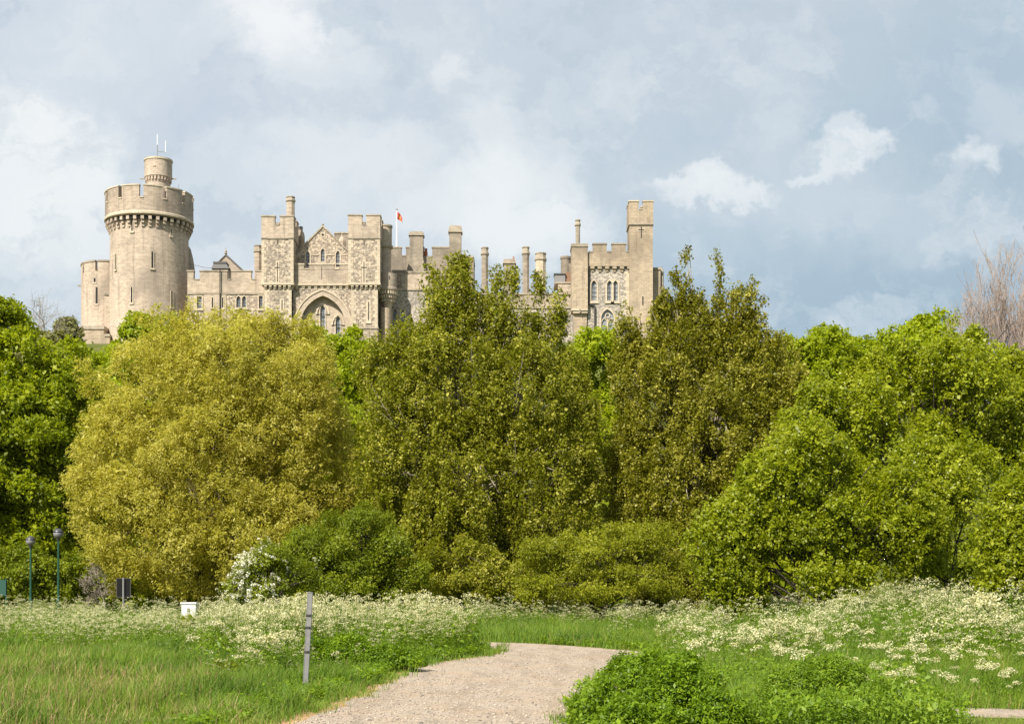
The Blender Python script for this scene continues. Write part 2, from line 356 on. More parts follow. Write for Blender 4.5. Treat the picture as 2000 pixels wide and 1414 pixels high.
def make_ground():
    xs = np.concatenate([-np.geomspace(1800, 42, 46), np.arange(-40, 40.1, 0.8), np.geomspace(42, 1800, 46)])
    ys = np.concatenate([np.arange(-40, 70, 0.9), np.arange(70, 330, 4.0), np.geomspace(334, 3500, 34)])
    XX, YY = np.meshgrid(xs, ys); ZZ = hgt(XX, YY)
    bump = 0.05 * np.sin(XX * 1.7 + np.sin(YY * 0.9)) * np.sin(YY * 1.3 + XX * 0.4)
    ZZ = ZZ + bump * (np.abs(XX) < 40) * sm(-3.5, -5.5, XX) * (YY < 60)
    V = np.stack([XX, YY, ZZ], -1).reshape(-1, 3); nx, ny = len(xs), len(ys)
    i = np.arange(ny - 1)[:, None] * nx + np.arange(nx - 1)[None, :]
    Fq = np.stack([i, i + 1, i + nx + 1, i + nx], -1)
    me = np_mesh('ground', V, 4, Fq)
    m, T, out = new_mat('meadow_soil')
    co = T('ShaderNodeTexCoord').outputs['Object']
    n1 = T.noise(co, 0.35, 6, 0.6); n2 = T.noise(co, 6.0, 5, 0.6)
    c = T.ramp(n1, [(0.3, (0.055, 0.085, 0.012)), (0.55, (0.10, 0.125, 0.022)), (0.75, (0.17, 0.15, 0.05))])
    c = T.mix(T.math('MULTIPLY', n2, 0.5), c, (0.09, 0.075, 0.03))
    # bare, trodden ground in the near western corner
    sp = T('ShaderNodeSeparateXYZ', {0: co})
    dz = T.math('MULTIPLY', T.smooth(sp.outputs[1], 25.0, 20.0), T.smooth(sp.outputs[0], -3.6, -5.0))
    dz = T.math('MULTIPLY', dz, T.smooth(T.noise(co, 0.9, 4, 0.6), 0.42, 0.58))
    c = T.mix(T.math('MULTIPLY', dz, 0.85), c, (0.34, 0.235, 0.125))
    b = T('ShaderNodeBsdfPrincipled', {'Base Color': c, 'Roughness': 1.0, 'Specular IOR Level': 0.1})
    T.l.new(T('ShaderNodeBump', {'Height': n2, 'Strength': 0.8, 'Distance': 0.06}).outputs[0], b.inputs['Normal'])
    T.l.new(b.outputs[0], out.inputs[0])
    o = link('ground', me, None, [m]); o['kind'] = 'structure'; o['label'] = 'grassy earth of the meadow and the castle hill'
make_ground()

# the gravel path: left and right edge against distance
PL = [(2, -5.0), (8, -4.2), (14, -3.35), (17.2, -2.85), (21.9, -2.35), (25.5, -2.20), (29.5, -2.05), (32.1, -1.25), (34.6, -0.62), (36.5, -0.35), (38.5, -0.42), (41, -1.4), (44, -4.2), (46, -8.0)]
PR = [(2, 0.2), (8, 0.35), (14, 0.45), (17.2, 0.62), (21.9, 1.0), (26, 1.75), (29.5, 2.6), (32.5, 3.35), (35, 3.8), (38.5, 3.5), (41.5, 2.2), (44.5, 0.4), (47.2, -3.5), (49, -8.0)]
pl_y, pl_x = np.array(PL).T; pr_y, pr_x = np.array(PR).T
def on_path(x, y, m=0.0):
    """True on the gravel path widened by m"""
    y = np.asarray(y, float); x = np.asarray(x, float)
    l = np.interp(y, pl_y, pl_x) - m; r = np.interp(y, pr_y, pr_x) + m
    main = (x > l) & (x < r) & (y < 48.5)
    t = (x - 4.6); yc = 20.25 - 0.42 * t
    side = (x > 4.7 - m) & (np.abs(y - yc) < 0.85 * np.minimum(1, .25 + np.maximum(t, 0) * .45) - .12 + m)
    return main | side
rg = np.random.default_rng(5)
def strip(name, mat, Lf, Rt, dz, wob, label, ax=0):
    n = 260; t = np.linspace(0, 1, n); m = 10
    Lp = np.stack([np.interp(t, np.linspace(0, 1, len(Lf)), [p[k] for p in Lf]) for k in (1, 0)], -1)
    Rp = np.stack([np.interp(t, np.linspace(0, 1, len(Rt)), [p[k] for p in Rt]) for k in (1, 0)], -1)
    def wobble(k): return wob * (np.interp(t * n, np.arange(0, n + 6, 3), rg.normal(0, 1, len(np.arange(0, n + 6, 3)))) * .6 + rg.normal(0, .3, n))
    Lp[:, ax] += wobble(1); Rp[:, ax] += wobble(2)
    s = np.linspace(0, 1, m)[None, :, None]
    G = Lp[:, None, :] * (1 - s) + Rp[:, None, :] * s
    V = np.concatenate([G, (hgt(G[..., 0], G[..., 1]) + dz)[..., None]], -1).reshape(-1, 3)
    i = np.arange(n - 1)[:, None] * m + np.arange(m - 1)[None, :]
    o = link(name, np_mesh(name, V, 4, np.stack([i, i + 1, i + m + 1, i + m], -1)), None, [mat]); o['kind'] = 'structure'; o['label'] = label
    return o
def gravel_mat(name, cols, sc):
    m, T, out = new_mat(name)
    co = T('ShaderNodeTexCoord').outputs['Object']
    vo = T('ShaderNodeTexVoronoi', {'Vector': co, 'Scale': sc})
    r = T('ShaderNodeSeparateColor', {0: vo.outputs['Color']}).outputs[0]
    c = T.ramp(r, [(0.0, cols[0]), (0.18, cols[1]), (0.6, cols[2]), (1.0, cols[3])])
    big = T.noise(co, 0.8, 6, 0.65); c = T.mix(T.math('MULTIPLY', T.smooth(big, 0.42, 0.64), 0.6), c, cols[4])
    mid = T.noise(T.vmath('MULTIPLY', co, (1.0, .22, 1.)), 2.2, 6, 0.65); c = T.mix(T.math('MULTIPLY', T.smooth(mid, 0.48, 0.68), 0.55), c, [x * 0.7 for x in cols[1]])
    rut = T.noise(T.vmath('MULTIPLY', co, (1.6, .12, 1.)), 1.3, 5, 0.6); c = T.mix(T.math('MULTIPLY', T.smooth(rut, 0.50, 0.62), 0.40), c, [x * 0.62 for x in cols[4]])
    b = T('ShaderNodeBsdfPrincipled', {'Base Color': c, 'Roughness': 0.95, 'Specular IOR Level': 0.15})
    hh = T.math('ADD', T.math('MULTIPLY', vo.outputs['Distance'], -0.5), T.noise(co, 2.5, 5))
    T.l.new(T('ShaderNodeBump', {'Height': hh, 'Strength': 0.5, 'Distance': 0.04}).outputs[0], b.inputs['Normal'])
    T.l.new(b.outputs[0], out.inputs[0]); return m
GCOL = [(0.14, 0.12, 0.10), (0.30, 0.25, 0.20), (0.395, 0.322, 0.245), (0.45, 0.375, 0.29), (0.375, 0.28, 0.19)]
MAT['gravel'] = gravel_mat('gravel', GCOL, 38.0)
MAT['earth'] = gravel_mat('orange_earth', [(0.20, 0.12, 0.055), (0.37, 0.215, 0.10), (0.42, 0.26, 0.13), (0.48, 0.33, 0.19), (0.30, 0.21, 0.10)], 18.0)
strip('earth_verge', MAT['earth'], [(y, x - (0.75 if y < 24 else 0.42 if y < 27 else 0.2)) for (y, x) in PL], [(y, x + .22) for (y, x) in PR], 0.004, 0.07, 'bare orange earth along the edges of the gravel path')
strip('gravel_path', MAT['gravel'], PL, PR, 0.008, 0.10, 'pale pinkish gravel path curving out of sight behind the verge')
SPL = [(20.25 - 0.42 * t + 0.85 * min(1, .25 + t * .45), 4.7 + t) for t in np.linspace(0, 9, 40)]; SPR = [(20.25 - 0.42 * t - 0.85 * min(1, .25 + t * .45), 4.7 + t) for t in np.linspace(0, 9, 40)]
strip('side_path', MAT['gravel'], SPL, SPR, 0.008, 0.06, 'short stretch of bare gravel path under the white flower heads', 1)
def make_pebbles():
    n = 15000
    y = 15.5 + 24 * rg.random(n) ** 1.5; x = np.interp(y, pl_y, pl_x) + rg.random(n) * (np.interp(y, pr_y, pr_x) - np.interp(y, pl_y, pl_x))
    sz = np.clip(rg.lognormal(-4.75, 0.5, n), 0.004, 0.03)
    base = np.array([[1, 0, 0], [-.2, .9, .1], [-1, -.1, 0], [.1, -1, 0], [.1, .1, .65], [0, 0, -.4]])
    fc = np.array([[0, 1, 4], [1, 2, 4], [2, 3, 4], [3, 0, 4], [1, 0, 5], [2, 1, 5], [3, 2, 5], [0, 3, 5]])
    a = rg.random(n) * 6.283; c, s = np.cos(a), np.sin(a)
    B = base[None] * (0.75 + 0.5 * rg.random((n, 6, 3))) * sz[:, None, None]
    V = np.stack([B[..., 0] * c[:, None] - B[..., 1] * s[:, None] + x[:, None], B[..., 0] * s[:, None] + B[..., 1] * c[:, None] + y[:, None], B[..., 2] + hgt(x, y)[:, None] + 0.012], -1)
    Fi = fc[None] + (np.arange(n) * 6)[:, None, None]
    me = np_mesh('loose_gravel', V, 3, Fi, tone=np.repeat(rg.random(n), 8))
    m, T, out = new_mat('pebble'); t = T('ShaderNodeAttribute', None, attribute_name='tone').outputs['Fac']
    c = T.ramp(t, [(0, (0.13, 0.115, 0.10)), (0.25, (0.30, 0.25, 0.20)), (0.7, (0.46, 0.385, 0.30)), (1, (0.52, 0.45, 0.36))])
    T.l.new(T('ShaderNodeBsdfPrincipled', {'Base Color': c, 'Roughness': 0.9}).outputs[0], out.inputs[0])
    tag(link('loose_gravel', me, None, [m]), 'loose pebbles scattered over the gravel path', 'gravel', kind='stuff')
make_pebbles()

# ------------------------------------------------------------------ castle
Y0 = F / 10.0     # 277.8 m: one photo pixel is 0.1 m there
def box_px(mb, x0, x1, pt, pb, y0, y1):
    """box whose front face covers photo columns x0..x1 and rows pt..pb at distance y0"""
    return mb.box(X(x0, y0), X(x1, y0), y0, y1, Z(pb, y0), Z(pt, y0))
def arch(cx, hw, zb, zs, rise, n=6):
    """outline of a pointed opening: half width hw, springing at zs"""
    R = (hw * hw + rise * rise) / (2 * hw); top = []
    a1 = math.asin(min(1, rise / R))
    for i in range(n + 1):
        a = a1 * i / n; top.append((cx + hw - R + R * math.cos(a), zs + R * math.sin(a)))
    left = [(2 * cx - x, z) for (x, z) in reversed(top[:-1])]
    return [(cx - hw, zb), (cx + hw, zb)] + top + left
def rect(cx, hw, zb, zt): return [(cx - hw, zb), (cx + hw, zb), (cx + hw, zt), (cx - hw, zt)]
def win_shape(w, Y, grow=0.0):
    px, wpx, pt, pb, kind = w; cx = X(px, Y); hw = wpx / 2 * Y / F + grow; zb = Z(pb, Y) - grow; zt = Z(pt, Y) + grow
    if kind == 'rect': return rect(cx, hw, zb, zt)
    rise = hw * (1.75 if kind == 'lancet' else 1.45); return arch(cx, hw, zb, zt - rise, rise)
def add_window(w, Y, parent, org, depth=0.4, frame=0.22, mat='trim', bars=True, sill=True):
    inner = win_shape(w, Y, -0.03); outer = win_shape(w, Y, frame)
    mb = Mb().ring(inner, outer, Y - 0.10, Y + 0.12)
    if sill:
        px, wpx, pt, pb, k = w; cx = X(px, Y); hw = wpx / 2 * Y / F + frame + 0.12; zb = Z(pb, Y)
        mb.box(cx - hw, cx + hw, Y - 0.22, Y + 0.05, zb - frame - 0.2, zb - frame + 0.06)
    o = mb.build('window', mat, parent, org)
    Mb().prism(win_shape(w, Y, 0.04), Y + depth - 0.06, Y + depth + 0.02).build('pane', 'glass', o, org)
    if bars:
        b = Mb(); px, wpx, pt, pb, k = w; cx = X(px, Y); hw = wpx / 2 * Y / F; zb, zt = Z(pb, Y), Z(pt, Y)
        b.box(cx - 0.045, cx + 0.045, Y + depth - 0.16, Y + depth - 0.08, zb, zt - 0.2)
        for i in range(1, 4): z = zb + (zt - zb) * i / 4.6; b.box(cx - hw, cx + hw, Y + depth - 0.13, Y + depth - 0.075, z - 0.03, z + 0.03)
        b.build('glazing_bars', 'pipe', o, org)
    return o
def slit_px(px, pt, pb, Y, parent, org, cross=False, w=0.26, trim=0.16, name='arrow_slit', sill=True):
    """narrow dark loop in a thin dressed surround, fixed on a wall face at distance Y"""
    cx = X(px, Y); z0, z1 = Z(pb, Y), Z(pt, Y); mb = Mb()
    o = [(cx - w / 2 - trim, z0 - trim), (cx + w / 2 + trim, z0 - trim), (cx + w / 2 + trim, z1 + trim), (cx - w / 2 - trim, z1 + trim)]
    i = [(cx - w / 2, z0), (cx + w / 2, z0), (cx + w / 2, z1), (cx - w / 2, z1)]
    mb.ring(i, o, Y - 0.07, Y + 0.05)
    if sill: mb.box(cx - w / 2 - trim - 0.12, cx + w / 2 + trim + 0.12, Y - 0.16, Y + 0.02, z0 - trim - 0.24, z0 - trim + 0.02)
    if cross:
        zc = z0 + (z1 - z0) * 0.72; mb.box(cx - 0.75, cx - w / 2 - trim, Y - 0.07, Y + .03, zc - 0.3, zc + 0.3); mb.box(cx + w / 2 + trim, cx + 0.75, Y - 0.07, Y + .03, zc - 0.3, zc + 0.3)
    mb.mi = 1; mb.box(cx - w / 2 - 0.01, cx + w / 2 + 0.01, Y - 0.025, Y + 0.02, z0, z1)
    if cross: mb.box(cx - 0.62, cx + 0.62, Y - 0.085, Y + 0.02, zc - 0.10, zc + 0.10)
    return mb.build(name, ['trim', 'slit'], parent, org)
def quoins(cx, inner, z0, z1, Y, sgn, parent, org, hs=0.62):
    """toothed dressed stones up a wall corner at x = cx, reaching sgn*length along the face"""
    mb = Mb(); z = z0; k = 0
    while z < z1 - 0.1:
        L = (0.95 if k % 2 else 0.55); a, b = sorted((cx - sgn * 0.03, cx + sgn * L)); mb.box(a, b, Y - 0.04, Y + 0.25, z, min(z + hs - 0.02, z1)); z += hs; k += 1
    return mb.build('quoins', 'trim', parent, org)
MER = []
def merlon(parent, org, x0, x1, y0, y1, zb, zt, mat, cop='coping', over=0.10):
    """one battlement tooth with its coping slab: an object of its own"""
    m = Mb().box(x0, x1, y0, y1, zb, zt - 0.28); m.mi = 1
    m.box(x0 - over, x1 + over, y0 - over - .02, y1 + over + .02, zt - 0.28, zt)
    return m.build('merlon', [mat, cop], parent, org)
def merlons(edges, pt, pc, y0, y1, Y):
    """remember the teeth along a front wall: list of (px0, px1); built once their wall exists"""
    for (a, b) in edges: MER.append((X(a, Y), X(b, Y), y0, y1, Z(pc, Y), Z(pt, Y)))
def put_merlons(parent, org, mat, cop='coping', over=0.10):
    for m in MER: merlon(parent, org, *m, mat, cop, over)
    MER.clear()
ZB = 42.5   # foot of the walls, inside the hill

def make_keep():
    Yc = 287.0; s = Yc / F; cx = X(292, Yc)
    sz = (Yc - 8.6) / F
    def z(py): return CAMZ + (HY - py) * sz
    org = (cx, Yc, ZB); R = 75.4 * s
    k = root('round_tower', 'tall round cream stone tower with corbelled battlements and a small drum turret on top', 'tower', org)
    Mb().lathe(cx, Yc, [(R + 0.5, ZB - 2), (R + 0.35, z(700)), (R + 0.05, z(620)), (R, z(560)), (R - 0.1, z(432)), (R - 0.1, z(405))], 96).build('shaft', 'keep', k, org)
    Rp = 83.8 * s
    p = Mb().lathe(cx, Yc, [(Rp - 1.0, z(420)), (Rp, z(418)), (Rp, z(386)), (Rp - 0.9, z(386))], 96)
    mer = Mb(); cop = Mb()
    for i in range(12):
        c = math.radians(-90 + 4 + 30 * i + 15); hw = math.radians(12.2)
        mm = Mb().arc(cx, Yc, Rp - 0.9, Rp, c - hw, c + hw, z(387), z(362), 6); mm.mi = 1
        mm.arc(cx, Yc, Rp - 1.02, Rp + 0.12, c - hw - .01, c + hw + .01, z(362), z(359.3), 6); mm.build('merlon', ['keep_top', 'trim'], k, org)
    for i in range(12):
        c = math.radians(-90 + 4 + 30 * i); p.mi = 1; p.arc(cx, Yc, Rp - 1.0, Rp + 0.12, c - math.radians(2.7), c + math.radians(2.7), z(386.2), z(383.8), 2)
    p.build('parapet', ['keep_top', 'trim'], k, org)
    Mb().lathe(cx, Yc, [(Rp - 0.3, z(418)), (Rp + 0.14, z(416.5)), (Rp + 0.14, z(412.5)), (Rp - 0.05, z(410))], 96).build('string_course', 'trim', k, org)
    n = 36
    for i in range(n):
        cb = Mb()
        a = -math.pi / 2 + 2 * math.pi * (i + .5) / n; hw = math.radians(2.05)
        for j, (pa, pb) in enumerate(((420, 427), (427, 433.5), (433.5, 440))):
            cb.arc(cx, Yc, R - 0.3, Rp - 0.08 - j * 0.31, a - hw, a + hw, z(pb), z(pa) - 0.06, 1)
        cb.build('corbel', 'keep', k, org)
    for i in range(n):
        mh = Mb()
        a = -math.pi / 2 + 2 * math.pi * i / n; hw = math.radians(2.35)
        mh.arc(cx, Yc, R - 0.1, Rp - 0.42, a - hw, a + hw, z(425), z(419), 1); mh.arc(cx, Yc, R - 0.1, Rp - 0.44, a - hw * .6, a + hw * .6, z(419.5), z(416.8), 1)
        mh.build('machicolation_shade', 'slit', k, org)  # solid near-black blocks: shade of the gaps between corbels put into colour
    # drum turret
    tx, tY = X(308, Yc - 1.5), Yc - 1.0; t2 = tY / F; tr = 26.5 * t2; t3 = (tY - tr) / F
    def zz(py): return CAMZ + (HY - py) * t3
    t = Mb().lathe(tx, tY, [(22.5 * t2, z(392)), (22.5 * t2, zz(345)), (tr - .15, zz(343)), (tr, zz(341)), (tr, zz(310)), (tr - .1, zz(308))], 48).build('turret', 'keep', k, org)
    Mb().lathe(tx, tY, [(tr - .2, zz(310)), (tr + .12, zz(309)), (tr + .12, zz(305.5)), (tr - .3, zz(304.5))], 48).build('coping', 'trim', t, org)
    c2 = Mb()
    for i in range(24):
        a = 2 * math.pi * i / 24; c2.arc(tx, tY, 22 * t2, tr - 0.1, a - .07, a + .07, zz(349), zz(343), 1); c2.arc(tx, tY, 22 * t2, tr - 0.32, a - .07, a + .07, zz(352.5), zz(349), 1)
    c2.build('corbel_table', 'keep', t, org)
    sp = Mb(); sp.box(tx - tr - .95, tx - tr + .1, tY - .12, tY + .12, zz(343), zz(341)); sp.build('spout', 'coping', t, org); sp = Mb(); sp.box(tx + tr - .1, tx + tr + .85, tY - .12, tY + .12, zz(343), zz(341)); sp.build('spout', 'coping', t, org)
    Mb().box(X(298.5, tY - tr), X(304, tY - tr), tY - tr - .12, tY - tr + .5, zz(325), zz(322.5)).build('sill', 'trim', t, org)
    # slit windows placed round the shaft by angle
    for px, pt, pb, w in ((241, 491, 520, .34), (316, 490, 521, .38), (277, 560, 589, .36), (348.5, 563, 593, .34), (277.5, 414, 449, .30), (347.5, 437, 452, .2), (219.5, 563, 594, .22)):
        a = math.asin(max(-.99, min(.99, (px - 292) / 76.5))) - math.pi / 2
        r = R + (0.04 if pt > 450 else -.02); hw = w / 2 / r; tw = .17 / r; mb = Mb()
        mb.arc(cx, Yc, r - .2, r + .07, a - hw - tw, a - hw, z(pb) - .05, z(pt) + .1, 1); mb.arc(cx, Yc, r - .2, r + .07, a + hw, a + hw + tw, z(pb) - .05, z(pt) + .1, 1)
        mb.arc(cx, Yc, r - .2, r + .16, a - hw - tw * 1.6, a + hw + tw * 1.6, z(pb) - .38, z(pb) - .03, 1)
        mb.mi = 1; mb.arc(cx, Yc, r - .2, r + .03, a - hw, a + hw, z(pb) - .03, z(pt) + .1, 1)
        mb.build('arrow_slit', ['trim', 'slit'], k, org)
    # stair projection on the eastern side, behind
    ex, ey = X(361, Yc), Yc + 2.0
    Mb().lathe(ex, ey, [(1.55, ZB), (1.55, z(515)), (1.5, z(500)), (1.2, z(480)), (.75, z(462)), (.3, z(455))], 24).build('stair_turret', 'grey_ashlar', k, org)
    bx = X(357, Yc + 3)
    Mb().lathe(bx, Yc + 3.0, [(2.0, z(395)), (2.0, z(364)), (2.1, z(363)), (2.1, z(360)), (1.9, z(359))], 20).build('stair_head', 'keep', k, org)
    # antenna on the turret
    org2 = (tx - .2, tY, zz(306)); a = root('antenna', 'thin white twin-pronged radio antenna standing on the drum turret', 'antenna', org2)
    ax = org2[0]; Mb().tube([(ax, tY, zz(307)), (ax, tY, zz(275))], .085, 6).build('mast', 'metal', a, org2)
    Mb().tube([(ax, tY, zz(276)), (ax, tY, zz(254))], .075, 6).build('whip', 'white', a, org2)
    Mb().tube([(ax, tY, zz(288)), (ax + 1.65, tY, zz(289.5)), (ax + 1.65, tY, zz(292))], .06, 6).build('side_arm', 'metal', a, org2)
    Mb().tube([(ax + 1.65, tY, zz(290)), (ax + 1.65, tY, zz(267))], .07, 6).build('whip', 'white', a, org2)
    o3 = (X(349, Yc), Yc, z(386)); a3 = root('lightning_rod', 'thin bare rod rising behind the round tower battlements', 'rod', o3)
    Mb().tube([(o3[0], Yc, z(386)), (o3[0], Yc, z(336))], [.05, .03], 5).build('spike', 'metal', a3, o3)
    Mb().lathe(o3[0], Yc, [(.1, z(388)), (.16, z(386)), (.08, z(381))], 8).build('base', 'metal', a3, o3)
make_keep()

def make_low_tower():
    Yc = 292.0; s = Yc / F; cx = X(212, Yc); R = 51.5 * s; sz = (Yc - 4.5) / F
    def z(py): return CAMZ + (HY - py) * sz
    org = (cx, Yc, ZB); k = root('bastion', 'lower round bastion with battlements half hidden behind the tall round tower', 'tower', org)
    Mb().lathe(cx, Yc, [(R, ZB - 2), (R, z(531)), (R - .9, z(531))], 64).build('shaft', 'keep', k, org)
    for i in range(9):
        c = math.radians(-90 - 9.5 + 40 * i + 20); hw = math.radians(16.8)
        m = Mb().arc(cx, Yc, R - .9, R, c - hw, c + hw, z(531.2), z(513), 6); m.mi = 1; m.arc(cx, Yc, R - 1, R + .12, c - hw, c + hw, z(513), z(509.6), 6); m.build('merlon', ['keep', 'coping'], k, org)
    Mb().box(cx - R - .85, cx - R + .3, Yc - .15, Yc + .15, z(550.5), z(547.5)).build('spout', 'coping', k, org)
    for px, pt, pb in ((203.5, 563, 595), (199.5, 545, 553)):
        a = math.asin((px - 212) / 51.5) - math.pi / 2; mb = Mb(); hw = .2 / R
        mb.arc(cx, Yc, R - .2, R + .1, a - hw * 2, a + hw * 2, z(pb) - .3, z(pb), 1); mb.mi = 1; mb.arc(cx, Yc, R - .2, R + .03, a - hw, a + hw, z(pb), z(pt), 1); mb.build('arrow_slit', ['trim', 'slit'], k, org)
    # buttress with a weathered head between the two towers
    b = Mb(); box_px(b, 204, 215, 576, 720, 284.6, 288); b.build('buttress', 'ashlar', k, org)
    h = Mb(); box_px(h, 203, 216, 568, 576, 284.4, 288); h.build('buttress_head', 'coping', k, org)
    Y = 281.0; o2 = (X(178, Y), Y, ZB); w = root('outer_wall', 'low buff stone wall block at the foot of the bastion', 'wall', o2)
    m = Mb(); box_px(m, 149, 203, 640, 760, Y, Y + 7); box_px(m, 203, 214, 655, 760, Y, Y + 7); m.build('masonry', 'gold_ashlar', w, o2)
    c = Mb(); box_px(c, 148, 203.5, 636.5, 643, Y - .18, Y + 7.2); box_px(c, 203.5, 214, 652, 657, Y - .18, Y + 7.2); c.build('coping', 'coping', w, o2)
    c = Mb(); box_px(c, 148, 205, 682, 685, Y - .2, Y + .4); c.build('string_course', 'coping', w, o2)
make_low_tower()

def octo(mb, px, Y, prof): mb.lathe(X(px, Y), Y, [(r * Y / F, Z(py, Y)) for (r, py) in prof], 8, math.pi / 8); return mb
def chimney_octo(px, Y, top, foot, r, parent, org, mat='grey_ashlar', flare=None, cap=16):
    prof = ([(flare, foot)] if flare else [(r, foot)]) + ([(r, foot - 35)] if flare else []) + [(r, top + cap)]
    o = octo(Mb(), px, Y, prof).build('chimney', mat, parent, org)
    octo(Mb(), px, Y, [(r, top + cap + 1), (r + 1.8, top + cap - 1), (r + 1.8, top + cap - 4), (r + .6, top + cap - 5), (r - .3, top + 3), (r + .9, top + 2), (r + .9, top), (r - 2, top)]).build('cap', 'coping', o, org)
    return o
def chimney_square(x0, x1, Y, d, top, foot, parent, org, flare=None, mat='grey_ashlar', cap=10):
    m = Mb(); a, b = X(x0, Y), X(x1, Y)
    if flare:
        fz = Z(flare[2], Y); m.taper((X(flare[0], Y), X(flare[1], Y), Y - .6, Y + d + .6), (a, b, Y, Y + d), Z(foot, Y), fz)
        m.box(a, b, Y, Y + d, fz, Z(top + cap, Y))
    else: m.box(a, b, Y, Y + d, Z(foot, Y), Z(top + cap, Y))
    o = m.build('chimney', mat, parent, org); c = Mb()
    c.box(a - .22, b + .22, Y - .22, Y + d + .22, Z(top + cap, Y), Z(top + cap * .72, Y)); c.box(a - .08, b + .08, Y - .08, Y + d + .08, Z(top + cap * .72, Y), Z(top + cap * .2, Y)); c.box(a + .12, b - .12, Y + .1, Y + d - .1, Z(top + cap * .2, Y), Z(top, Y))
    c.build('cap', 'coping', o, org); return o

def make_wing():
    Y = 281.5; org = (X(440, Y), Y, ZB)
    k = root('curtain_range', 'battlemented flint and ashlar range linking the round tower to the gatehouse', 'building', org)
    # lower flint wall with windows, upper ashlar band
    W = [(389.5, 10, 579, 603, 'rect'), (466, 9, 578, 601, 'lancet'), (477, 9, 578, 601, 'lancet'), (509.5, 8, 578, 603, 'rect')]
    out = [(X(366, Y), ZB), (X(516, Y), ZB), (X(516, Y), Z(573, Y)), (X(366, Y), Z(573, Y))]
    Mb().prism(out, Y, Y + 8, [win_shape(w, Y) for w in W], .45).build('wall', 'flint', k, org)
    for w in W: add_window(w, Y, k, org, .40, .2)
    mu = Mb(); box_px(mu, 470.2, 472.8, 577, 604, Y - .11, Y + .3); mu.build('mullion', 'trim', k, org)
    pb = Mb(); box_px(pb, 366, 516, 547, 573, Y - .02, Y + 1.2)
    merlons([(366, 378), (390, 430), (430, 444), (452, 491), (499, 516)], 528, 547, Y - .02, Y + .9, Y)
    for a, b in ((378, 390), (444, 452), (491, 499)): pb.mi = 1; pb.box(X(a, Y) + .1, X(b, Y) - .1, Y - .14, Y + 1, Z(547, Y) - .02, Z(545, Y))
    pb.build('parapet', ['ashlar', 'coping'], k, org); put_merlons(k, org, 'ashlar')
    s = Mb(); box_px(s, 366, 516, 572, 575, Y - .16, Y + .3); s.build('string_course', 'coping', k, org)
    # ashlar pier (canted bay) with two loops
    pr = Mb(); box_px(pr, 398, 430, 575.5, 740, Y - .30, Y + 1); box_px(pr, 430.5, 442, 575.5, 740, Y - .12, Y + 1); pr.build('pier', 'ashlar', k, org)
    slit_px(415, 581, 601, Y - .30, k, org, w=.28); slit_px(435, 581, 601, Y - .12, k, org, w=.28)
    q = Mb(); box_px(q, 379, 383.5, 575.5, 640, Y - .05, Y + .2); q.build('quoins', 'trim', k, org)
    dp = Mb(); dp.tube([(X(430.4, Y), Y - .42, Z(528, Y)), (X(430.4, Y), Y - .42, Z(640, Y))], .12, 6); dp.build('downpipe', 'pipe', k, org)
    # small gabled roof behind and the lantern with a dark lead cap
    Yg = Y + 9; g = Mb().prism([(X(415, Yg), Z(545, Yg)), (X(473, Yg), Z(545, Yg)), (X(473, Yg), Z(528, Yg)), (X(441, Yg), Z(500, Yg)), (X(415, Yg), Z(520, Yg))], Yg, Yg + 6).build('gable', 'ashlar', k, org)
    gc = Mb(); gc.tube([(X(474, Yg), Yg, Z(529, Yg)), (X(441, Yg), Yg, Z(498, Yg)), (X(424, Yg), Yg, Z(515, Yg))], .22, 5); gc.build('coping', 'roof', g, org)
    octo(Mb(), 441, Yg, [(1.2, 501), (1.4, 497), (3, 495.5), (2.2, 493), (2.6, 491), (.9, 488), (.4, 484)]).build('finial', 'coping', g, org)
    Yl = Y + 3; l = Mb().box(X(417, Yl), X(446, Yl), Yl, Yl + 2.8, Z(545, Yl), Z(524, Yl)).build('lantern', 'ashlar', k, org)
    lc = Mb(); lc.taper((X(413, Yl), X(448, Yl), Yl - .3, Yl + 3.1), (X(417, Yl), X(441, Yl), Yl + .2, Yl + 2.6), Z(525, Yl), Z(514, Yl)); lc.box(X(416, Yl), X(442, Yl), Yl, Yl + 2.8, Z(514, Yl), Z(511, Yl)); lc.build('lead_cap', 'roof', l, org)
    chimney_octo(504, Y + 4, 480, 560, 7.5, k, org, 'ashlar', cap=14)
    wr = root('cable', 'thin dark cable strung from the round tower to the small lantern roof', 'cable', (X(376, Y + 2), Y + 2, Z(517, Y + 2)))
    Mb().tube([(X(376, Y + 2), Y + 2, Z(517, Y + 2)), (X(398, Y + 3), Y + 3, Z(522.5, Y + 3)), (X(417, Y + 3), Y + 3, Z(524, Y + 3))], .035, 4).build('wire', 'pipe', wr, tuple(wr.location))
make_wing()

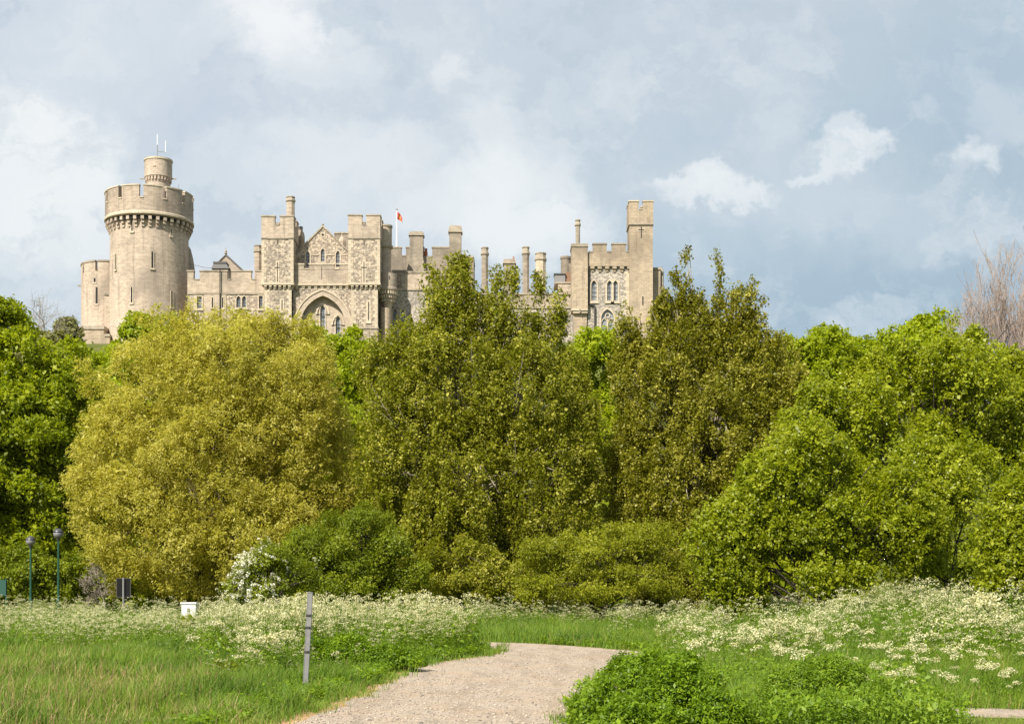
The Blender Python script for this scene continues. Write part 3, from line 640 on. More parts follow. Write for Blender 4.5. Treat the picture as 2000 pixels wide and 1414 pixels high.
def make_gatehouse():
    Y = Y0; org = (X(628, Y), Y + 3, ZB)
    k = root('gatehouse', 'flint gatehouse with twin square battlemented towers, a gable and a great pointed arch', 'building', org)
    D = 6.2
    for (x0, x1, xa, xb, xc, top, lower) in ((511, 573, 516, 568.5, 542, 421, False), (680.5, 742, 685.5, 737, 711, 419, True)):
        t = Mb(); box_px(t, x0, x1, 465, 556, Y, Y + D); box_px(t, xa, xb, 555, 640, Y + .45, Y + D - .4)
        box_px(t, xa - (1.5 if lower else 0), xb + (1.5 if lower else 0), 640, 1150 - (ZB - 1.7) * 10, Y + .3 if lower else Y + .45, Y + D - .4)
        T_ = t.build('square_tower', 'flint', k, org)
        p = Mb(); box_px(p, x0 - .5, x1 + .5, 440, 464, Y - .06, Y + D + .06)
        g = (537, 547) if not lower else (707, 715.5)
        merlons([(x0 - .5, g[0]), (g[1], x1 + .5)], top, 440, Y - .06, Y + .9, Y)
        merlons([(x0 - .5, g[0]), (g[1], x1 + .5)], top, 440, Y + D - .84, Y + D + .06, Y)
        ya = [(Y + .92, Y + 2.6), (Y + 3.6, Y + D - .86)]
        for (y0, y1) in ya:
            for (a, b) in ((X(x0, Y) - .05, X(x0, Y) + .8), (X(x1, Y) - .8, X(x1, Y) + .05)):
                MER.append((a, b, y0 + .14, y1 - .14, Z(440, Y), Z(top, Y) - .004))
        p.mi = 1; p.box(X(g[0], Y) + .12, X(g[1], Y) - .12, Y - .18, Y + 1, Z(440, Y) - .02, Z(438, Y))
        p.build('parapet', ['ashlar', 'coping'], T_, org); put_merlons(T_, org, 'ashlar')
        s = Mb(); box_px(s, x0 - 1.2, x1 + 1.2, 463.5, 466.5, Y - .18, Y + D + .18)
        if lower: box_px(s, xa - 2.3, xb + 2.3, 639, 642, Y + .14, Y + D - .3)
        s.build('string_course', 'coping', T_, org)
        c = Mb(); box_px(c, x0 - 1, x1 + 1, 552, 556.2, Y - .16, Y + D + .1)
        n = 6
        for i in range(n):
            a = xa + 1 + (xb - xa - 6) * i / (n - 1) - 1; q = Mb(); box_px(q, a, a + 5, 556.2, 560, Y - .04, Y + .5); box_px(q, a + .3, a + 4.7, 560, 564, Y + .2, Y + .5); q.build('corbel', 'trim', T_, org)
        for i in range(6):
            yy = Y + .6 + i * .95; q = Mb(); q.box(X(xb, Y) - .1, X(x1, Y) + .02, yy, yy + .5, Z(560, Y), Z(556.2, Y)); q.box(X(xb, Y) - .1, X(x1, Y) - .2, yy, yy + .5, Z(564, Y), Z(560, Y)); q.build('corbel', 'trim', T_, org)
        c.build('cornice', 'trim', T_, org)
        for cxp, sg, Yq, z0, z1 in ((x0, 1, Y, 552, 467), (x1, -1, Y, 552, 467), (xa, 1, Y + .45, 700, 564), (xb, -1, Y + .45, 638 if lower else 700, 564)):
            quoins(X(cxp, Y), None, Z(z0, Y), Z(z1, Y), Yq, sg, T_, org)
        slit_px(xc, 512, 551, Y, T_, org, True, .16, .28, sill=False)
        slit_px(xc, 464, 476, Y - .05, T_, org, False, .18, .04, sill=False)
        if lower: slit_px(720, 590, 626, Y + .45, T_, org, False, .2, .36)
        else: slit_px(551, 586, 606, Y + .45, T_, org, False, .2, .3)
        if lower: slit_px(711, 672, 700, Y + .3, T_, org, False, .2, .36)
    # centre: wall with the great arch
    Yc = Y + 1.6; ox = X(630.5, Yc); hw = 53.5 * Yc / F
    big = arch(ox, hw - .9, ZB + .5, Z(637, Yc), 6.0, 12)
    out = [(X(572, Yc), ZB), (X(690, Yc), ZB), (X(690, Yc), Z(556, Yc)), (X(572, Yc), Z(556, Yc))]
    Mb().prism(out, Yc, Yc + 5, [big], 1.5).build('wall', 'flint', k, org)
    a1 = arch(ox, hw + .05, ZB + .45, Z(637, Yc), 6.95, 12); a2 = arch(ox, hw - .95, ZB + .55, Z(637, Yc), 5.95, 12); a3 = arch(ox, hw + .35, ZB + .4, Z(637, Yc), 7.3, 12)
    ar = Mb().ring(a2, a1, Yc - .12, Yc + .5).build('arch', 'ashlar', k, org)
    Mb().ring(a1, a3, Yc - .28, Yc + .2).build('hood_mould', 'trim', ar, org)
    Yr = Yc + 1.25; W = [(630.5, 10.5, 597, 650, 'lancet'), (597.5, 10, 621, 660, 'lancet'), (660.5, 10, 618, 662, 'lancet')]
    big2 = arch(ox, hw - .8, ZB + .5, Z(637, Yc), 6.1, 12)
    Mb().prism(big2, Yr, Yr + .6, [win_shape(w, Yr) for w in W], .5).build('tympanum', 'ashlar', k, org)
    for w in W:
        o = add_window(w, Yr, k, org, .45, .16, 'trim', True, False)
        px, wp, pt, pb_, kd = w; hm = Mb(); hx = X(px, Yr); r_ = wp * .05
        outer = arch(hx, r_ + .85, Z(pt + 18, Yr), Z(pt + 17, Yr), (r_ + .85) * 1.75); inner = arch(hx, r_ + .55, Z(pt + 18, Yr), Z(pt + 17, Yr), (r_ + .55) * 1.75)
        hm.ring(inner[2:] , outer[2:], Yr - .22, Yr + .05); hm.build('hood_mould', 'trim', o, org)
    # parapet over the arch
    p = Mb(); box_px(p, 573, 682, 527, 555, Yc - .3, Yc + .7)
    merlons([(574, 594), (605, 652.5), (664, 681)], 515.5, 527, Yc - .3, Yc + .6, Yc)
    for a, b in ((594, 605), (652.5, 664)): p.mi = 1; p.box(X(a, Yc) + .12, X(b, Yc) - .12, Yc - .42, Yc + .7, Z(527, Yc) - .02, Z(525, Yc))
    pp = p.build('parapet', ['ashlar', 'trim'], k, org); put_merlons(k, org, 'ashlar', 'trim')
    ln = Mb(); box_px(ln, 627.6, 628.6, 520, 545, Yc - .36, Yc - .2); ln.build('spout', 'pipe', pp, org)
    c = Mb(); box_px(c, 573, 682, 554.5, 557.5, Yc - .42, Yc + .2)
    for i in range(9):
        a = 577 + 12.2 * i; q = Mb(); box_px(q, a, a + 6, 557.5, 561, Yc - .25, Yc + .2); box_px(q, a + .4, a + 5.6, 561, 565, Yc - .12, Yc + .2); q.build('corbel', 'trim', k, org)
    c.build('cornice', 'trim', k, org)
    # gable behind the parapet
    Yg = Yc + 2.4; W = [(601.5, 8, 491, 521, 'lancet'), (630.5, 8.5, 485.5, 512, 'lancet'), (660, 8.5, 490, 522, 'lancet')]
    gb = [(X(576, Yg), Z(552, Yg)), (X(684, Yg), Z(552, Yg)), (X(684, Yg), Z(493, Yg)), (X(630.5, Yg), Z(442, Yg)), (X(576, Yg), Z(495, Yg))]
    g = Mb().prism(gb, Yg, Yg + 8, [win_shape(w, Yg) for w in W], .4).build('gable', 'flint', k, org)
    for w in W: add_window(w, Yg, k, org, .35, .24, 'trim', True, False)
    gc = Mb()
    for sx, (xe, ze) in ((-1, (576, 496)), (1, (684.5, 494))):
        gc.prism([(X(630.5, Yg), Z(440, Yg)), (X(630.5, Yg), Z(444, Yg)), (X(xe, Yg), Z(ze + 3, Yg)), (X(xe, Yg), Z(ze - 1, Yg))], Yg - .18, Yg + .5)
    gc.build('coping', 'coping', g, org)
    b = Mb(); box_px(b, 576, 684, 514.5, 516.5, Yg - .06, Yg + .1) ; box_px(b, 590, 596, 497, 499, Yg - .1, Yg + .1); box_px(b, 608, 624, 497, 499, Yg - .1, Yg + .1); box_px(b, 637, 654, 497, 499, Yg - .1, Yg + .1); box_px(b, 666, 681, 497, 499, Yg - .1, Yg + .1); b.build('string_course', 'trim', g, org)
    octo(Mb(), 630.5, Yg + .2, [(1, 442), (1.6, 440), (2.6, 438.6), (1, 437.4), (.3, 436)]).build('finial', 'coping', g, org)
    q = Mb(); qx, qz = X(630.5, Yg), Z(459, Yg); q.box(qx - .45, qx + .45, Yg - .05, Yg + .1, qz - .45, qz + .45); q.mi = 1; q.box(qx - .28, qx + .28, Yg - .07, Yg + .1, qz - .1, qz + .1); q.box(qx - .1, qx + .1, Yg - .075, Yg + .1, qz - .28, qz + .28); q.build('quatrefoil', ['trim', 'slit'], g, org)
    rf = Mb(); rf.prism([(X(578, Yg), Z(496, Yg)), (X(683, Yg), Z(494, Yg)), (X(630.5, Yg), Z(445, Yg))], Yg + .6, Yg + 12); rf.build('roof', 'roof', k, org)
    chimney_octo(567.5, Y + 4.2, 385, 445, 8.2, k, org, 'ashlar', cap=10)
    o = octo(Mb(), 586, Y + 9, [(8.5, 520), (8.5, 476), (9.5, 473), (9.5, 462), (8, 455), (5.5, 452), (5.5, 447)]).build('vent_turret', 'grey_ashlar', k, org)
    octo(Mb(), 585, Y + 9, [(6.5, 447.5), (6.8, 446), (6.8, 443.5), (3, 443)]).build('cap', 'roof', o, org)
    st = Mb(); box_px(st, 653, 690, 455, 530, Y + 12, Y + 14); so = st.build('rear_block', 'grey_ashlar', k, org)
    sc = Mb(); box_px(sc, 652, 690, 453.5, 456.5, Y + 11.85, Y + 14.2); sc.build('coping', 'coping', so, org)
    octo(Mb(), 668, Y + 9.5, [(7.5, 520), (7.5, 472), (6, 468), (1.6, 462), (1.2, 458), (2.2, 457), (.8, 455)]).build('pinnacle', 'ashlar', k, org)
    # round stair turret on the eastern flank
    Yt = Y + 5.5; tx = X(751.5, Yt); tr = 14.0 * Yt / F
    t = Mb().lathe(tx, Yt, [(tr - .15, ZB), (tr - .15, Z(487, Yt)), (tr + .1, Z(484, Yt)), (tr + .1, Z(480, Yt)), (tr, Z(479, Yt)), (tr, Z(446, Yt)), (tr - .2, Z(445, Yt))], 32).build('stair_turret', 'ashlar', k, org)
    Mb().lathe(tx, Yt, [(tr - .2, Z(446, Yt)), (tr + .12, Z(445, Yt)), (tr + .12, Z(441.5, Yt)), (tr - .4, Z(440.5, Yt))], 32).build('coping', 'coping', t, org)
    Mb().lathe(tx, Yt, [(tr - .15, Z(488, Yt)), (tr + .22, Z(485.5, Yt)), (tr + .22, Z(481, Yt)), (tr - .05, Z(479, Yt))], 32).build('string_course', 'coping', t, org)
    # corbelled bartizan below
    Yb = Y + 4.2; bx = X(757, Yb); br = 18.5 * Yb / F
    b = Mb().lathe(bx, Yb, [(.75, ZB), (.8, Z(600, Yb)), (br - .95, Z(596, Yb)), (br, Z(570, Yb)), (br + .12, Z(569, Yb)), (br + .12, Z(565, Yb)), (br - .1, Z(563, Yb)), (br - .1, Z(536, Yb))], 36).build('bartizan', 'ashlar', k, org)
    cc = Mb()
    for row, (pa, pb) in enumerate(((571, 577), (578, 584), (585, 591))):
        for i in range(22):
            a = 2 * math.pi * (i + .5 * (row % 2)) / 22; r = br - .02 - .28 * row; cc.arc(bx, Yb, r - .5, r + .12, a - .075, a + .075, Z(pb, Yb), Z(pa, Yb), 1)
    cc.build('corbel_table', 'trim', b, org)
    Mb().lathe(X(753, Y + 3.6), Y + 3.6, [(1.35, ZB), (1.35, Z(668, Y)), (1.5, Z(667, Y)), (1.5, Z(664, Y)), (1.05, Z(663, Y)), (1.05, Z(596, Y))], 24).build('column', 'gold_ashlar', k, org)
    dp = Mb().tube([(X(760, Y), Y - .5 + 1.2, Z(537, Y)), (X(760, Y), Y + .7, Z(545, Y))], .12, 6); dp.build('downpipe', 'pipe', k, org)
make_gatehouse()

def make_flag():
    Y = Y0 + 14; org = (X(775, Y), Y, Z(500, Y)); k = root('flagpole', 'white flagpole with a small drooping red and gold flag on the castle roof', 'flagpole', org)
    x = org[0]; Mb().tube([(x, Y, Z(502, Y)), (x, Y, Z(411, Y))], [.2, .13], 8).build('pole', 'white', k, org)
    Mb().lathe(x, Y, [(.03, Z(411.5, Y)), (.2, Z(410.5, Y)), (.2, Z(409, Y)), (.03, Z(408, Y))], 10).build('finial', 'metal', k, org)
    nx, nz = 14, 12; V = []; 
    for j in range(nz):
        for i in range(nx):
            t = i / (nx - 1); s = j / (nz - 1)
            V.append((x + .15 + t * 1.0, Y - .2 - .18 * math.sin(t * 7 + s * 2), Z(415, Y) - .9 * t * t * 1.0 - .35 * t - s * (1.55 - .5 * t) ))
    Fq = [(j * nx + i, j * nx + i + 1, (j + 1) * nx + i + 1, (j + 1) * nx + i) for j in range(nz - 1) for i in range(nx - 1)]
    me = bpy.data.meshes.new('flag'); me.from_pydata([Vector(v) - Vector(org) for v in V], [], Fq)
    for p in me.polygons: i = p.index % (nx - 1); j = p.index // (nx - 1); p.material_index = 1 if (3 <= j <= 7 and 3 <= i <= 8) or (j > 8 and i > 8) else 0
    f = link('flag', me, k, [plain('flag_red', (0.50, 0.05, 0.04), .8), plain('flag_gold', (0.55, 0.30, 0.05), .8)])
    md = f.modifiers.new('thick', 'SOLIDIFY'); md.thickness = .03
make_flag()

def make_range():
    Y = 286.0; org = (X(930, Y), Y, ZB)
    k = root('main_range', 'long grey castle range with many chimneys seen above the poplars', 'building', org)
    # set-back upper block with battlements
    Yu = 291.0; u = Mb(); box_px(u, 752, 925, 500, 600, Yu, Yu + 9); cop = Mb()
    merlons([(752, 784), (793, 801), (844, 898)], 482, 500, Yu, Yu + .9, Yu)
    box_px(cop, 784.8, 792.5, 498.5, 500.5, Yu - .1, Yu + 1); box_px(cop, 900, 925.6, 499.5, 503.5, Yu - .12, Yu + 9)
    ub = u.build('upper_block', 'grey_ashlar', k, org); cop.build('coping', 'coping', ub, org); put_merlons(ub, org, 'grey_ashlar')
    sc = Mb(); box_px(sc, 752, 925.8, 529, 532, Yu - .2, Yu + .3); sc.build('string_course', 'coping', ub, org)
    # front wall of mixed rubble
    W = [(771.5, 9, 603, 640, 'lancet'), (787, 8, 604, 640, 'lancet'), (946, 9, 622, 650, 'lancet'), (960, 9, 622, 650, 'lancet')]
    out = [(X(745, Y), ZB), (X(1118, Y), ZB), (X(1118, Y), Z(600, Y)), (X(925, Y), Z(600, Y)), (X(925, Y), Z(566, Y)), (X(745, Y), Z(566, Y))]
    Mb().prism(out, Y, Y + 12, [win_shape(w, Y) for w in W], .45).build('wall', 'flint_grey', k, org)
    for w in W: add_window(w, Y, k, org, .4, .24)
    a = Mb(); box_px(a, 745, 925, 533, 566, Y - .02, Y + 5); box_px(a, 925, 1118, 574, 600, Y - .02, Y + 5); ab = a.build('parapet', 'ashlar', k, org)
    c = Mb(); box_px(c, 745, 768, 531, 535, Y - .14, Y + 5.1); box_px(c, 768.5, 791, 533.5, 536.5, Y - .14, Y + 5.1); box_px(c, 791.5, 925, 529.5, 533.5, Y - .14, Y + 5.1); box_px(c, 925.5, 1118, 572.5, 575.5, Y - .14, Y + 5.1); c.build('coping', 'coping', ab, org)
    c = Mb(); box_px(c, 745, 925, 565, 567.5, Y - .16, Y + .3); box_px(c, 925.3, 1118, 598, 602.5, Y - .2, Y + .3); c.build('string_course', 'coping', k, org)
    f = Mb(); box_px(f, 768.5, 791, 536.6, 562, Y - .07, Y + .3); f.build('rubble_patch', 'flint', ab, org)
    e = Mb(); box_px(e, 1090, 1118, 553, 575, Y - .3, Y + 6); eb = e.build('end_block', 'ashlar', k, org); ec = Mb(); box_px(ec, 1083, 1118, 550.5, 554, Y - .45, Y + 6.2); ec.build('coping', 'coping', eb, org)
    # chimneys
    chimney_square(800, 826, Yu - 1.2, 2.2, 452, 560, k, org, flare=(788, 838, 503), cap=8)
    chimney_square(877.5, 900.5, Yu - .8, 2.3, 440, 520, k, org, cap=14)
    chimney_octo(947, Y + 6.5, 484, 620, 7, k, org, flare=20, cap=15)
    chimney_octo(1027, Y + 6.5, 483, 620, 7, k, org, cap=15)
    o = chimney_octo(1056, Y + 6.8, 495, 620, 10.8, k, org, 'trim', cap=15)
    chimney_square(984, 1006, Y + 7, 3, 506, 600, k, org, cap=9)
    pot = octo(Mb(), 832, Yu + 2, [(3.5, 505), (3.5, 494), (2.6, 489), (3, 488), (3, 486)]).build('chimney_pot', 'pot', k, org); octo(Mb(), 826.5, Yu + 2, [(2.8, 505), (2.4, 486), (3, 485), (3, 483)]).build('chimney_pot', 'pot', k, org)
    octo(Mb(), 1003, Y + 8.5, [(1.6, 508), (1.6, 503), (2, 502)]).build('chimney_pot', 'pot', k, org)
    # flue and plant on the eastern end
    d = X(1105, Y + 2); fl = Mb().lathe(d, Y + 2, [(1.0, Z(533, Y)), (1.0, Z(503, Y)), (1.12, Z(502, Y)), (1.12, Z(498, Y)), (.95, Z(497, Y))], 20); fl.box(d + .3, d + 1.5, Y + 1.2, Y + 2.8, Z(533, Y), Z(512, Y)); fl.build('flue', 'grey_ashlar', k, org)
    b = Mb(); box_px(b, 1083, 1104, 536, 551, Y + .6, Y + 3); bo = b.build('roof_tank', 'metal', k, org); bl = Mb(); box_px(bl, 1082, 1105, 534, 536.5, Y + .45, Y + 3.15); bl.build('lid', 'pipe', bo, org)
    b = Mb(); box_px(b, 1104.5, 1118, 532, 551, Y + 1, Y + 4); b.build('brick_stack', plain('old_brick', (.25, .14, .085), .9), k, org)
make_range()

def make_chapel_block():
    Y = Y0; org = (X(1195, Y), Y + 4, ZB)
    k = root('battlemented_block', 'golden stone block with flint front, traceried windows and a tall slender corner tower', 'building', org)
    # flint front
    W = [(1160, 11, 548, 588, 'lancet'), (1190.5, 10, 548, 588, 'lancet'), (1202, 10, 548, 588, 'lancet'), (1186.5, 25, 604, 652, 'gothic')]
    out = [(X(1148, Y), ZB), (X(1230, Y), ZB), (X(1230, Y), Z(520, Y)), (X(1148, Y), Z(520, Y))]
    Mb().prism(out, Y + .5, Y + 9, [win_shape(w, Y + .5) for w in W], .5).build('wall', 'flint_grey', k, org)
    for w in W: add_window(w, Y + .5, k, org, .45, .30, bars=(w[4] != 'gothic'))
    mu = Mb(); box_px(mu, 1195.2, 1197.3, 545, 591, Y + .38, Y + .9); mu.build('mullion', 'trim', k, org)
    # tracery of the big window
    Yw = Y + .62; tcx = X(1186.5, Yw); tr = Mb(); z0, zs, zt = Z(652, Yw), Z(628, Yw), Z(605, Yw)
    tr.box(tcx - .13, tcx + .13, Yw, Yw + .2, z0, zs + .5)
    for sx in (-1, 1):
        i = arch(tcx + sx * .62, .48, z0, zs - .3, .85); o = arch(tcx + sx * .62, .62, z0 - .05, zs - .3, 1.05); tr.ring(i, o, Yw - .02, Yw + .16)
    n = 12; ri = [(tcx + .34 * math.cos(6.283 * j / n), zs + 1.15 + .34 * math.sin(6.283 * j / n)) for j in range(n)]; ro = [(tcx + .52 * math.cos(6.283 * j / n), zs + 1.15 + .52 * math.sin(6.283 * j / n)) for j in range(n)]
    tr.ring(ri, ro, Yw - .01, Yw + .15); tr.build('tracery', 'trim', k, org)
    quoins(X(1229, Y), None, Z(690, Y), Z(530, Y), Y + .5, -1, k, org)
    # parapet with corbels
    p = Mb(); box_px(p, 1148, 1230, 493, 520, Y, Y + 1.1)
    merlons([(1158, 1185), (1195, 1222.5)], 475, 493, Y, Y + .9, Y)
    for a, b in ((1150, 1157.5), (1186, 1194), (1223.5, 1229)): p.mi = 1; p.box(X(a, Y), X(b, Y), Y - .1, Y + 1, Z(493, Y) - .02, Z(490.5, Y))
    p.build('parapet', ['gold_ashlar', 'coping'], k, org); put_merlons(k, org, 'gold_ashlar')
    for i in range(6):
        c = Mb(); a = 1150.5 + 14.4 * i; box_px(c, a + 2.5, a + 10.5, 520, 525, Y + .05, Y + .7); box_px(c, a + 4, a + 9, 525, 531, Y + .3, Y + .7); c.build('corbel', 'gold_ashlar', k, org)
    # western octagonal pier with chimney
    o = Mb(); box_px(o, 1116.5, 1148, 482, 606, Y - .6, Y + 4); box_px(o, 1120, 1146, 606, 720, Y + .1, Y + 4); ob = o.build('corner_pier', 'gold_ashlar', k, org)
    c = Mb(); box_px(c, 1115.5, 1149, 476, 482, Y - .75, Y + 4.2); c.build('coping', 'coping', ob, org)
    c = Mb(); box_px(c, 1119, 1132.5, 607, 611.5, Y - .5, Y + .5); box_px(c, 1134, 1147.5, 607, 611.5, Y - .5, Y + .5); box_px(c, 1116.5, 1148, 603, 606.5, Y - .7, Y + .4); c.build('corbel_table', 'trim', ob, org)
    slit_px(1133, 604, 609, Y - .72, ob, org, w=.16, trim=.05, sill=False)
    o = chimney_octo(1128.5, Y + 1.4, 430, 478, 4.6, k, org, 'coping', cap=12)
    # tall slender tower
    t = Mb(); box_px(t, 1229.5, 1275, 437, 700, Y - .35, Y + 5.2); t.box(X(1229.5, Y), X(1275, Y), Y - .349, Y + 5.2, ZB, Z(700, Y)); tb = t.build('corner_tower', 'gold_ashlar', k, org)
    p = Mb(); box_px(p, 1228.5, 1276, 411, 437, Y - .45, Y + 5.3)
    merlons([(1228.5, 1247.5), (1256, 1276)], 391.5, 411, Y - .45, Y + .5, Y - .45); merlons([(1228.5, 1247.5), (1256, 1276)], 391.5, 411, Y + 4.3, Y + 5.3, Y)
    for (a, b) in ((X(1228.5, Y), X(1228.5, Y) + .9), (X(1276, Y) - .9, X(1276, Y))): MER.append((a, b, Y + .64, Y + 1.9, Z(411, Y), Z(391.6, Y))); MER.append((a, b, Y + 2.9, Y + 4.16, Z(411, Y), Z(391.6, Y)))
    p.mi = 1; p.box(X(1248.5, Y), X(1255, Y), Y - .55, Y + .6, Z(411, Y) - .02, Z(409, Y))
    p.build('parapet', ['gold_ashlar', 'trim'], tb, org); put_merlons(tb, org, 'gold_ashlar', 'trim')
    s = Mb(); box_px(s, 1227.8, 1276.8, 436, 439, Y - .58, Y + 5.4); s.build('string_course', 'coping', tb, org)
    slit_px(1252.5, 443, 465, Y - .35, tb, org, True, .2, .02, sill=False); slit_px(1255.5, 579, 596, Y - .35, tb, org, False, .24, .03, sill=False)
    b = Mb(); box_px(b, 1265, 1290, 526, 720, Y + 2.0, Y + 8); box_px(b, 1275.3, 1297, 560, 720, Y + 2.4, Y + 8); bb = b.build('buttress_wing', 'gold_ashlar', k, org)
    c = Mb(); box_px(c, 1264, 1291, 522.5, 527, Y + 1.8, Y + 8.2); c.build('coping', 'coping', bb, org)
    octo(Mb(), 1293, Y + 3, [(3.5, 560), (3.5, 535), (4, 534), (4, 531), (2.6, 529), (1, 523), (.6, 520)]).build('pinnacle', 'grey_ashlar', k, org)
    dp = Mb(); yy = Y + .22
    dp.tube([(X(1149.5, Y), yy, Z(526, Y)), (X(1149.5, Y), yy, Z(590, Y)), (X(1152, Y), yy, Z(594, Y)), (X(1160, Y), yy, Z(596, Y)), (X(1162, Y), yy, Z(600, Y)), (X(1162, Y), yy, Z(700, Y))], .2, 6); dp.build('downpipe', 'pipe', k, org)
    # low wing running on behind the poplars
    Yw = Y + 6; o2 = (X(1330, Yw), Yw, ZB); w = root('east_wing', 'low buff wing of the castle glimpsed between the poplar shoots', 'building', o2)
    m = Mb(); box_px(m, 1297.5, 1372, 596, 760, Yw, Yw + 8); m.build('wall', 'gold_ashlar', w, o2)
    c = Mb(); box_px(c, 1297.5, 1373, 592, 597, Yw - .15, Yw + 8.2); c.build('coping', 'coping', w, o2)
make_chapel_block()

# ------------------------------------------------------------------ trees and bushes
def crown_points(lobes, n, Yt, rng, lump=0.2, shell=0.5, back_keep=0.55, floor=None, bough=(0.9, 0.8), per_bough=34, holes=()):
    """twig points of a crown: boughs on the surface of a union of lumpy ellipsoids, twigs on every bough's rounded upper side;
    returns points, outward directions, lobe ids, bough ids"""
    L = np.array([l[:6] for l in lobes], float)      # cx, cy, cz, rx, ry, rz
    br, bzs = bough
    Le = L.copy(); Le[:, 3:6] = np.maximum(L[:, 3:6] - np.array([br, br, br * bzs]) * .55, L[:, 3:6] * .45)
    w = (L[:, 3] * L[:, 5] + L[:, 3] * L[:, 4] + L[:, 4] * L[:, 5]); w = w / w.sum()
    w = np.where(L[:, 5] > 2.4 * L[:, 3], np.maximum(w, 9.0 * per_bough / n), w); w = w / w.sum()
    ph = rng.random((len(L), 9)) * 6.283
    C, O, I = [], [], []; nb = max(6, n // per_bough); got = 0
    while got < nb:
        m = nb * 2 + 20
        k = rng.choice(len(L), m, p=w); d = unit(rng.normal(size=(m, 3)))
        q = 1 - shell * rng.random(m) ** 1.5
        a = ph[k]
        bump = (np.sin(d[:, 0] * 5.1 + d[:, 2] * 3.3 + a[:, 0]) + np.sin(d[:, 1] * 6.3 - d[:, 2] * 4.1 + a[:, 1]) + np.sin(d[:, 2] * 8.3 + d[:, 0] * 7.1 + a[:, 2])) / 3.0
        q = q * (1 + lump * bump)
        p = Le[k, :3] + d * Le[k, 3:6] * q[:, None]
        ok = rng.random(m) < np.where(p[:, 1] > L[k, 1] + .15 * L[k, 4], back_keep, 1.0)
        for j in range(len(L)):
            r = np.linalg.norm((p - L[j, :3]) / L[j, 3:6], axis=1); ok &= ~((j != k) & (r < 0.6) & (rng.random(m) < 0.8))
        for (hx, hz, hr, hq) in holes: ok &= ~((((p[:, 0] - hx) / hr) ** 2 + ((p[:, 2] - hz) / (hr * hq)) ** 2 < 1))
        if floor is not None: ok &= p[:, 2] > floor
        C.append(p[ok]); O.append(unit(d / L[k, 3:6])[ok]); I.append(k[ok]); got += int(ok.sum())
    C, O, I = np.concatenate(C)[:nb], np.concatenate(O)[:nb], np.concatenate(I)[:nb]
    sc = np.minimum(1.0, np.minimum(L[I, 3], L[I, 5]) / (br * 1.5)) * np.exp(.28 * rng.normal(size=nb))
    b = rng.choice(nb, n, p=sc ** 1.5 / (sc ** 1.5).sum())
    d = unit(rng.normal(size=(n, 3)) + O[b] * .75 + np.array([0, 0, .35]))
    P = C[b] + d * np.array([br, br, br * bzs]) * (sc[b] * (.45 + .6 * rng.random(n) ** .6))[:, None]
    return P, unit(d * .75 + O[b] * .5), I[b], b

def leaf_cloud(P, O, per, rng, tl, spread, up, leaf, aspect, nb=(0.6, 0.55, 0.35), droop=0.0, tone_c=0.16, tone_l=0.14, lobe_id=None, end=None):
    """leaves set along a twig through every point"""
    n = len(P)
    d = unit(0.6 * O + np.array([0, 0, 1.0]) * up + 0.45 * rng.normal(size=(n, 3)))
    t = rng.random((n, per, 1)) - 0.45
    sp = spread * (1.05 - 0.6 * (t + 0.45)) 
    pos = P[:, None] + d[:, None] * t * tl + rng.normal(size=(n, per, 3)) * sp
    N = unit(nb[0] * rng.normal(size=(n, per, 3)) + nb[1] * O[:, None] + np.array([0, 0, nb[2]]))
    T = unit(rng.normal(size=(n, per, 3)) * 0.7 + d[:, None] * .8 - np.array([0, 0, droop]))
    tone = 0.5 + tone_c * rng.normal(size=(n, 1)) + tone_l * rng.normal(size=(n, per))
    if lobe_id is not None:
        lo = rng.normal(size=lobe_id.max() + 1) * 0.10; tone = tone + lo[lobe_id][:, None]
    L = leaf * np.exp(0.32 * rng.normal(size=(n, per)))
    pos = pos.reshape(-1, 3); N = N.reshape(-1, 3); T = T.reshape(-1, 3); L = L.ravel(); tone = np.clip(tone.ravel(), 0, 1)
    return leaf_quads(pos, N, T, L, L * aspect), tone, d

def px_lobes(lob, Y):
    s = Y / F; out = []
    for l in lob:
        px, py, rx, rz = l[:4]; dy = l[4] if len(l) > 4 else 0.0; ry = l[5] if len(l) > 5 else 0.85
        out.append((X(px, Y), Y + dy, Z(py, Y), rx * s, max(rx * s * ry, .3), rz * s))
    return out

def bez(a, b, c, n):
    t = np.linspace(0, 1, n)[:, None]; return (1 - t) ** 2 * a + 2 * t * (1 - t) * b + t * t * c

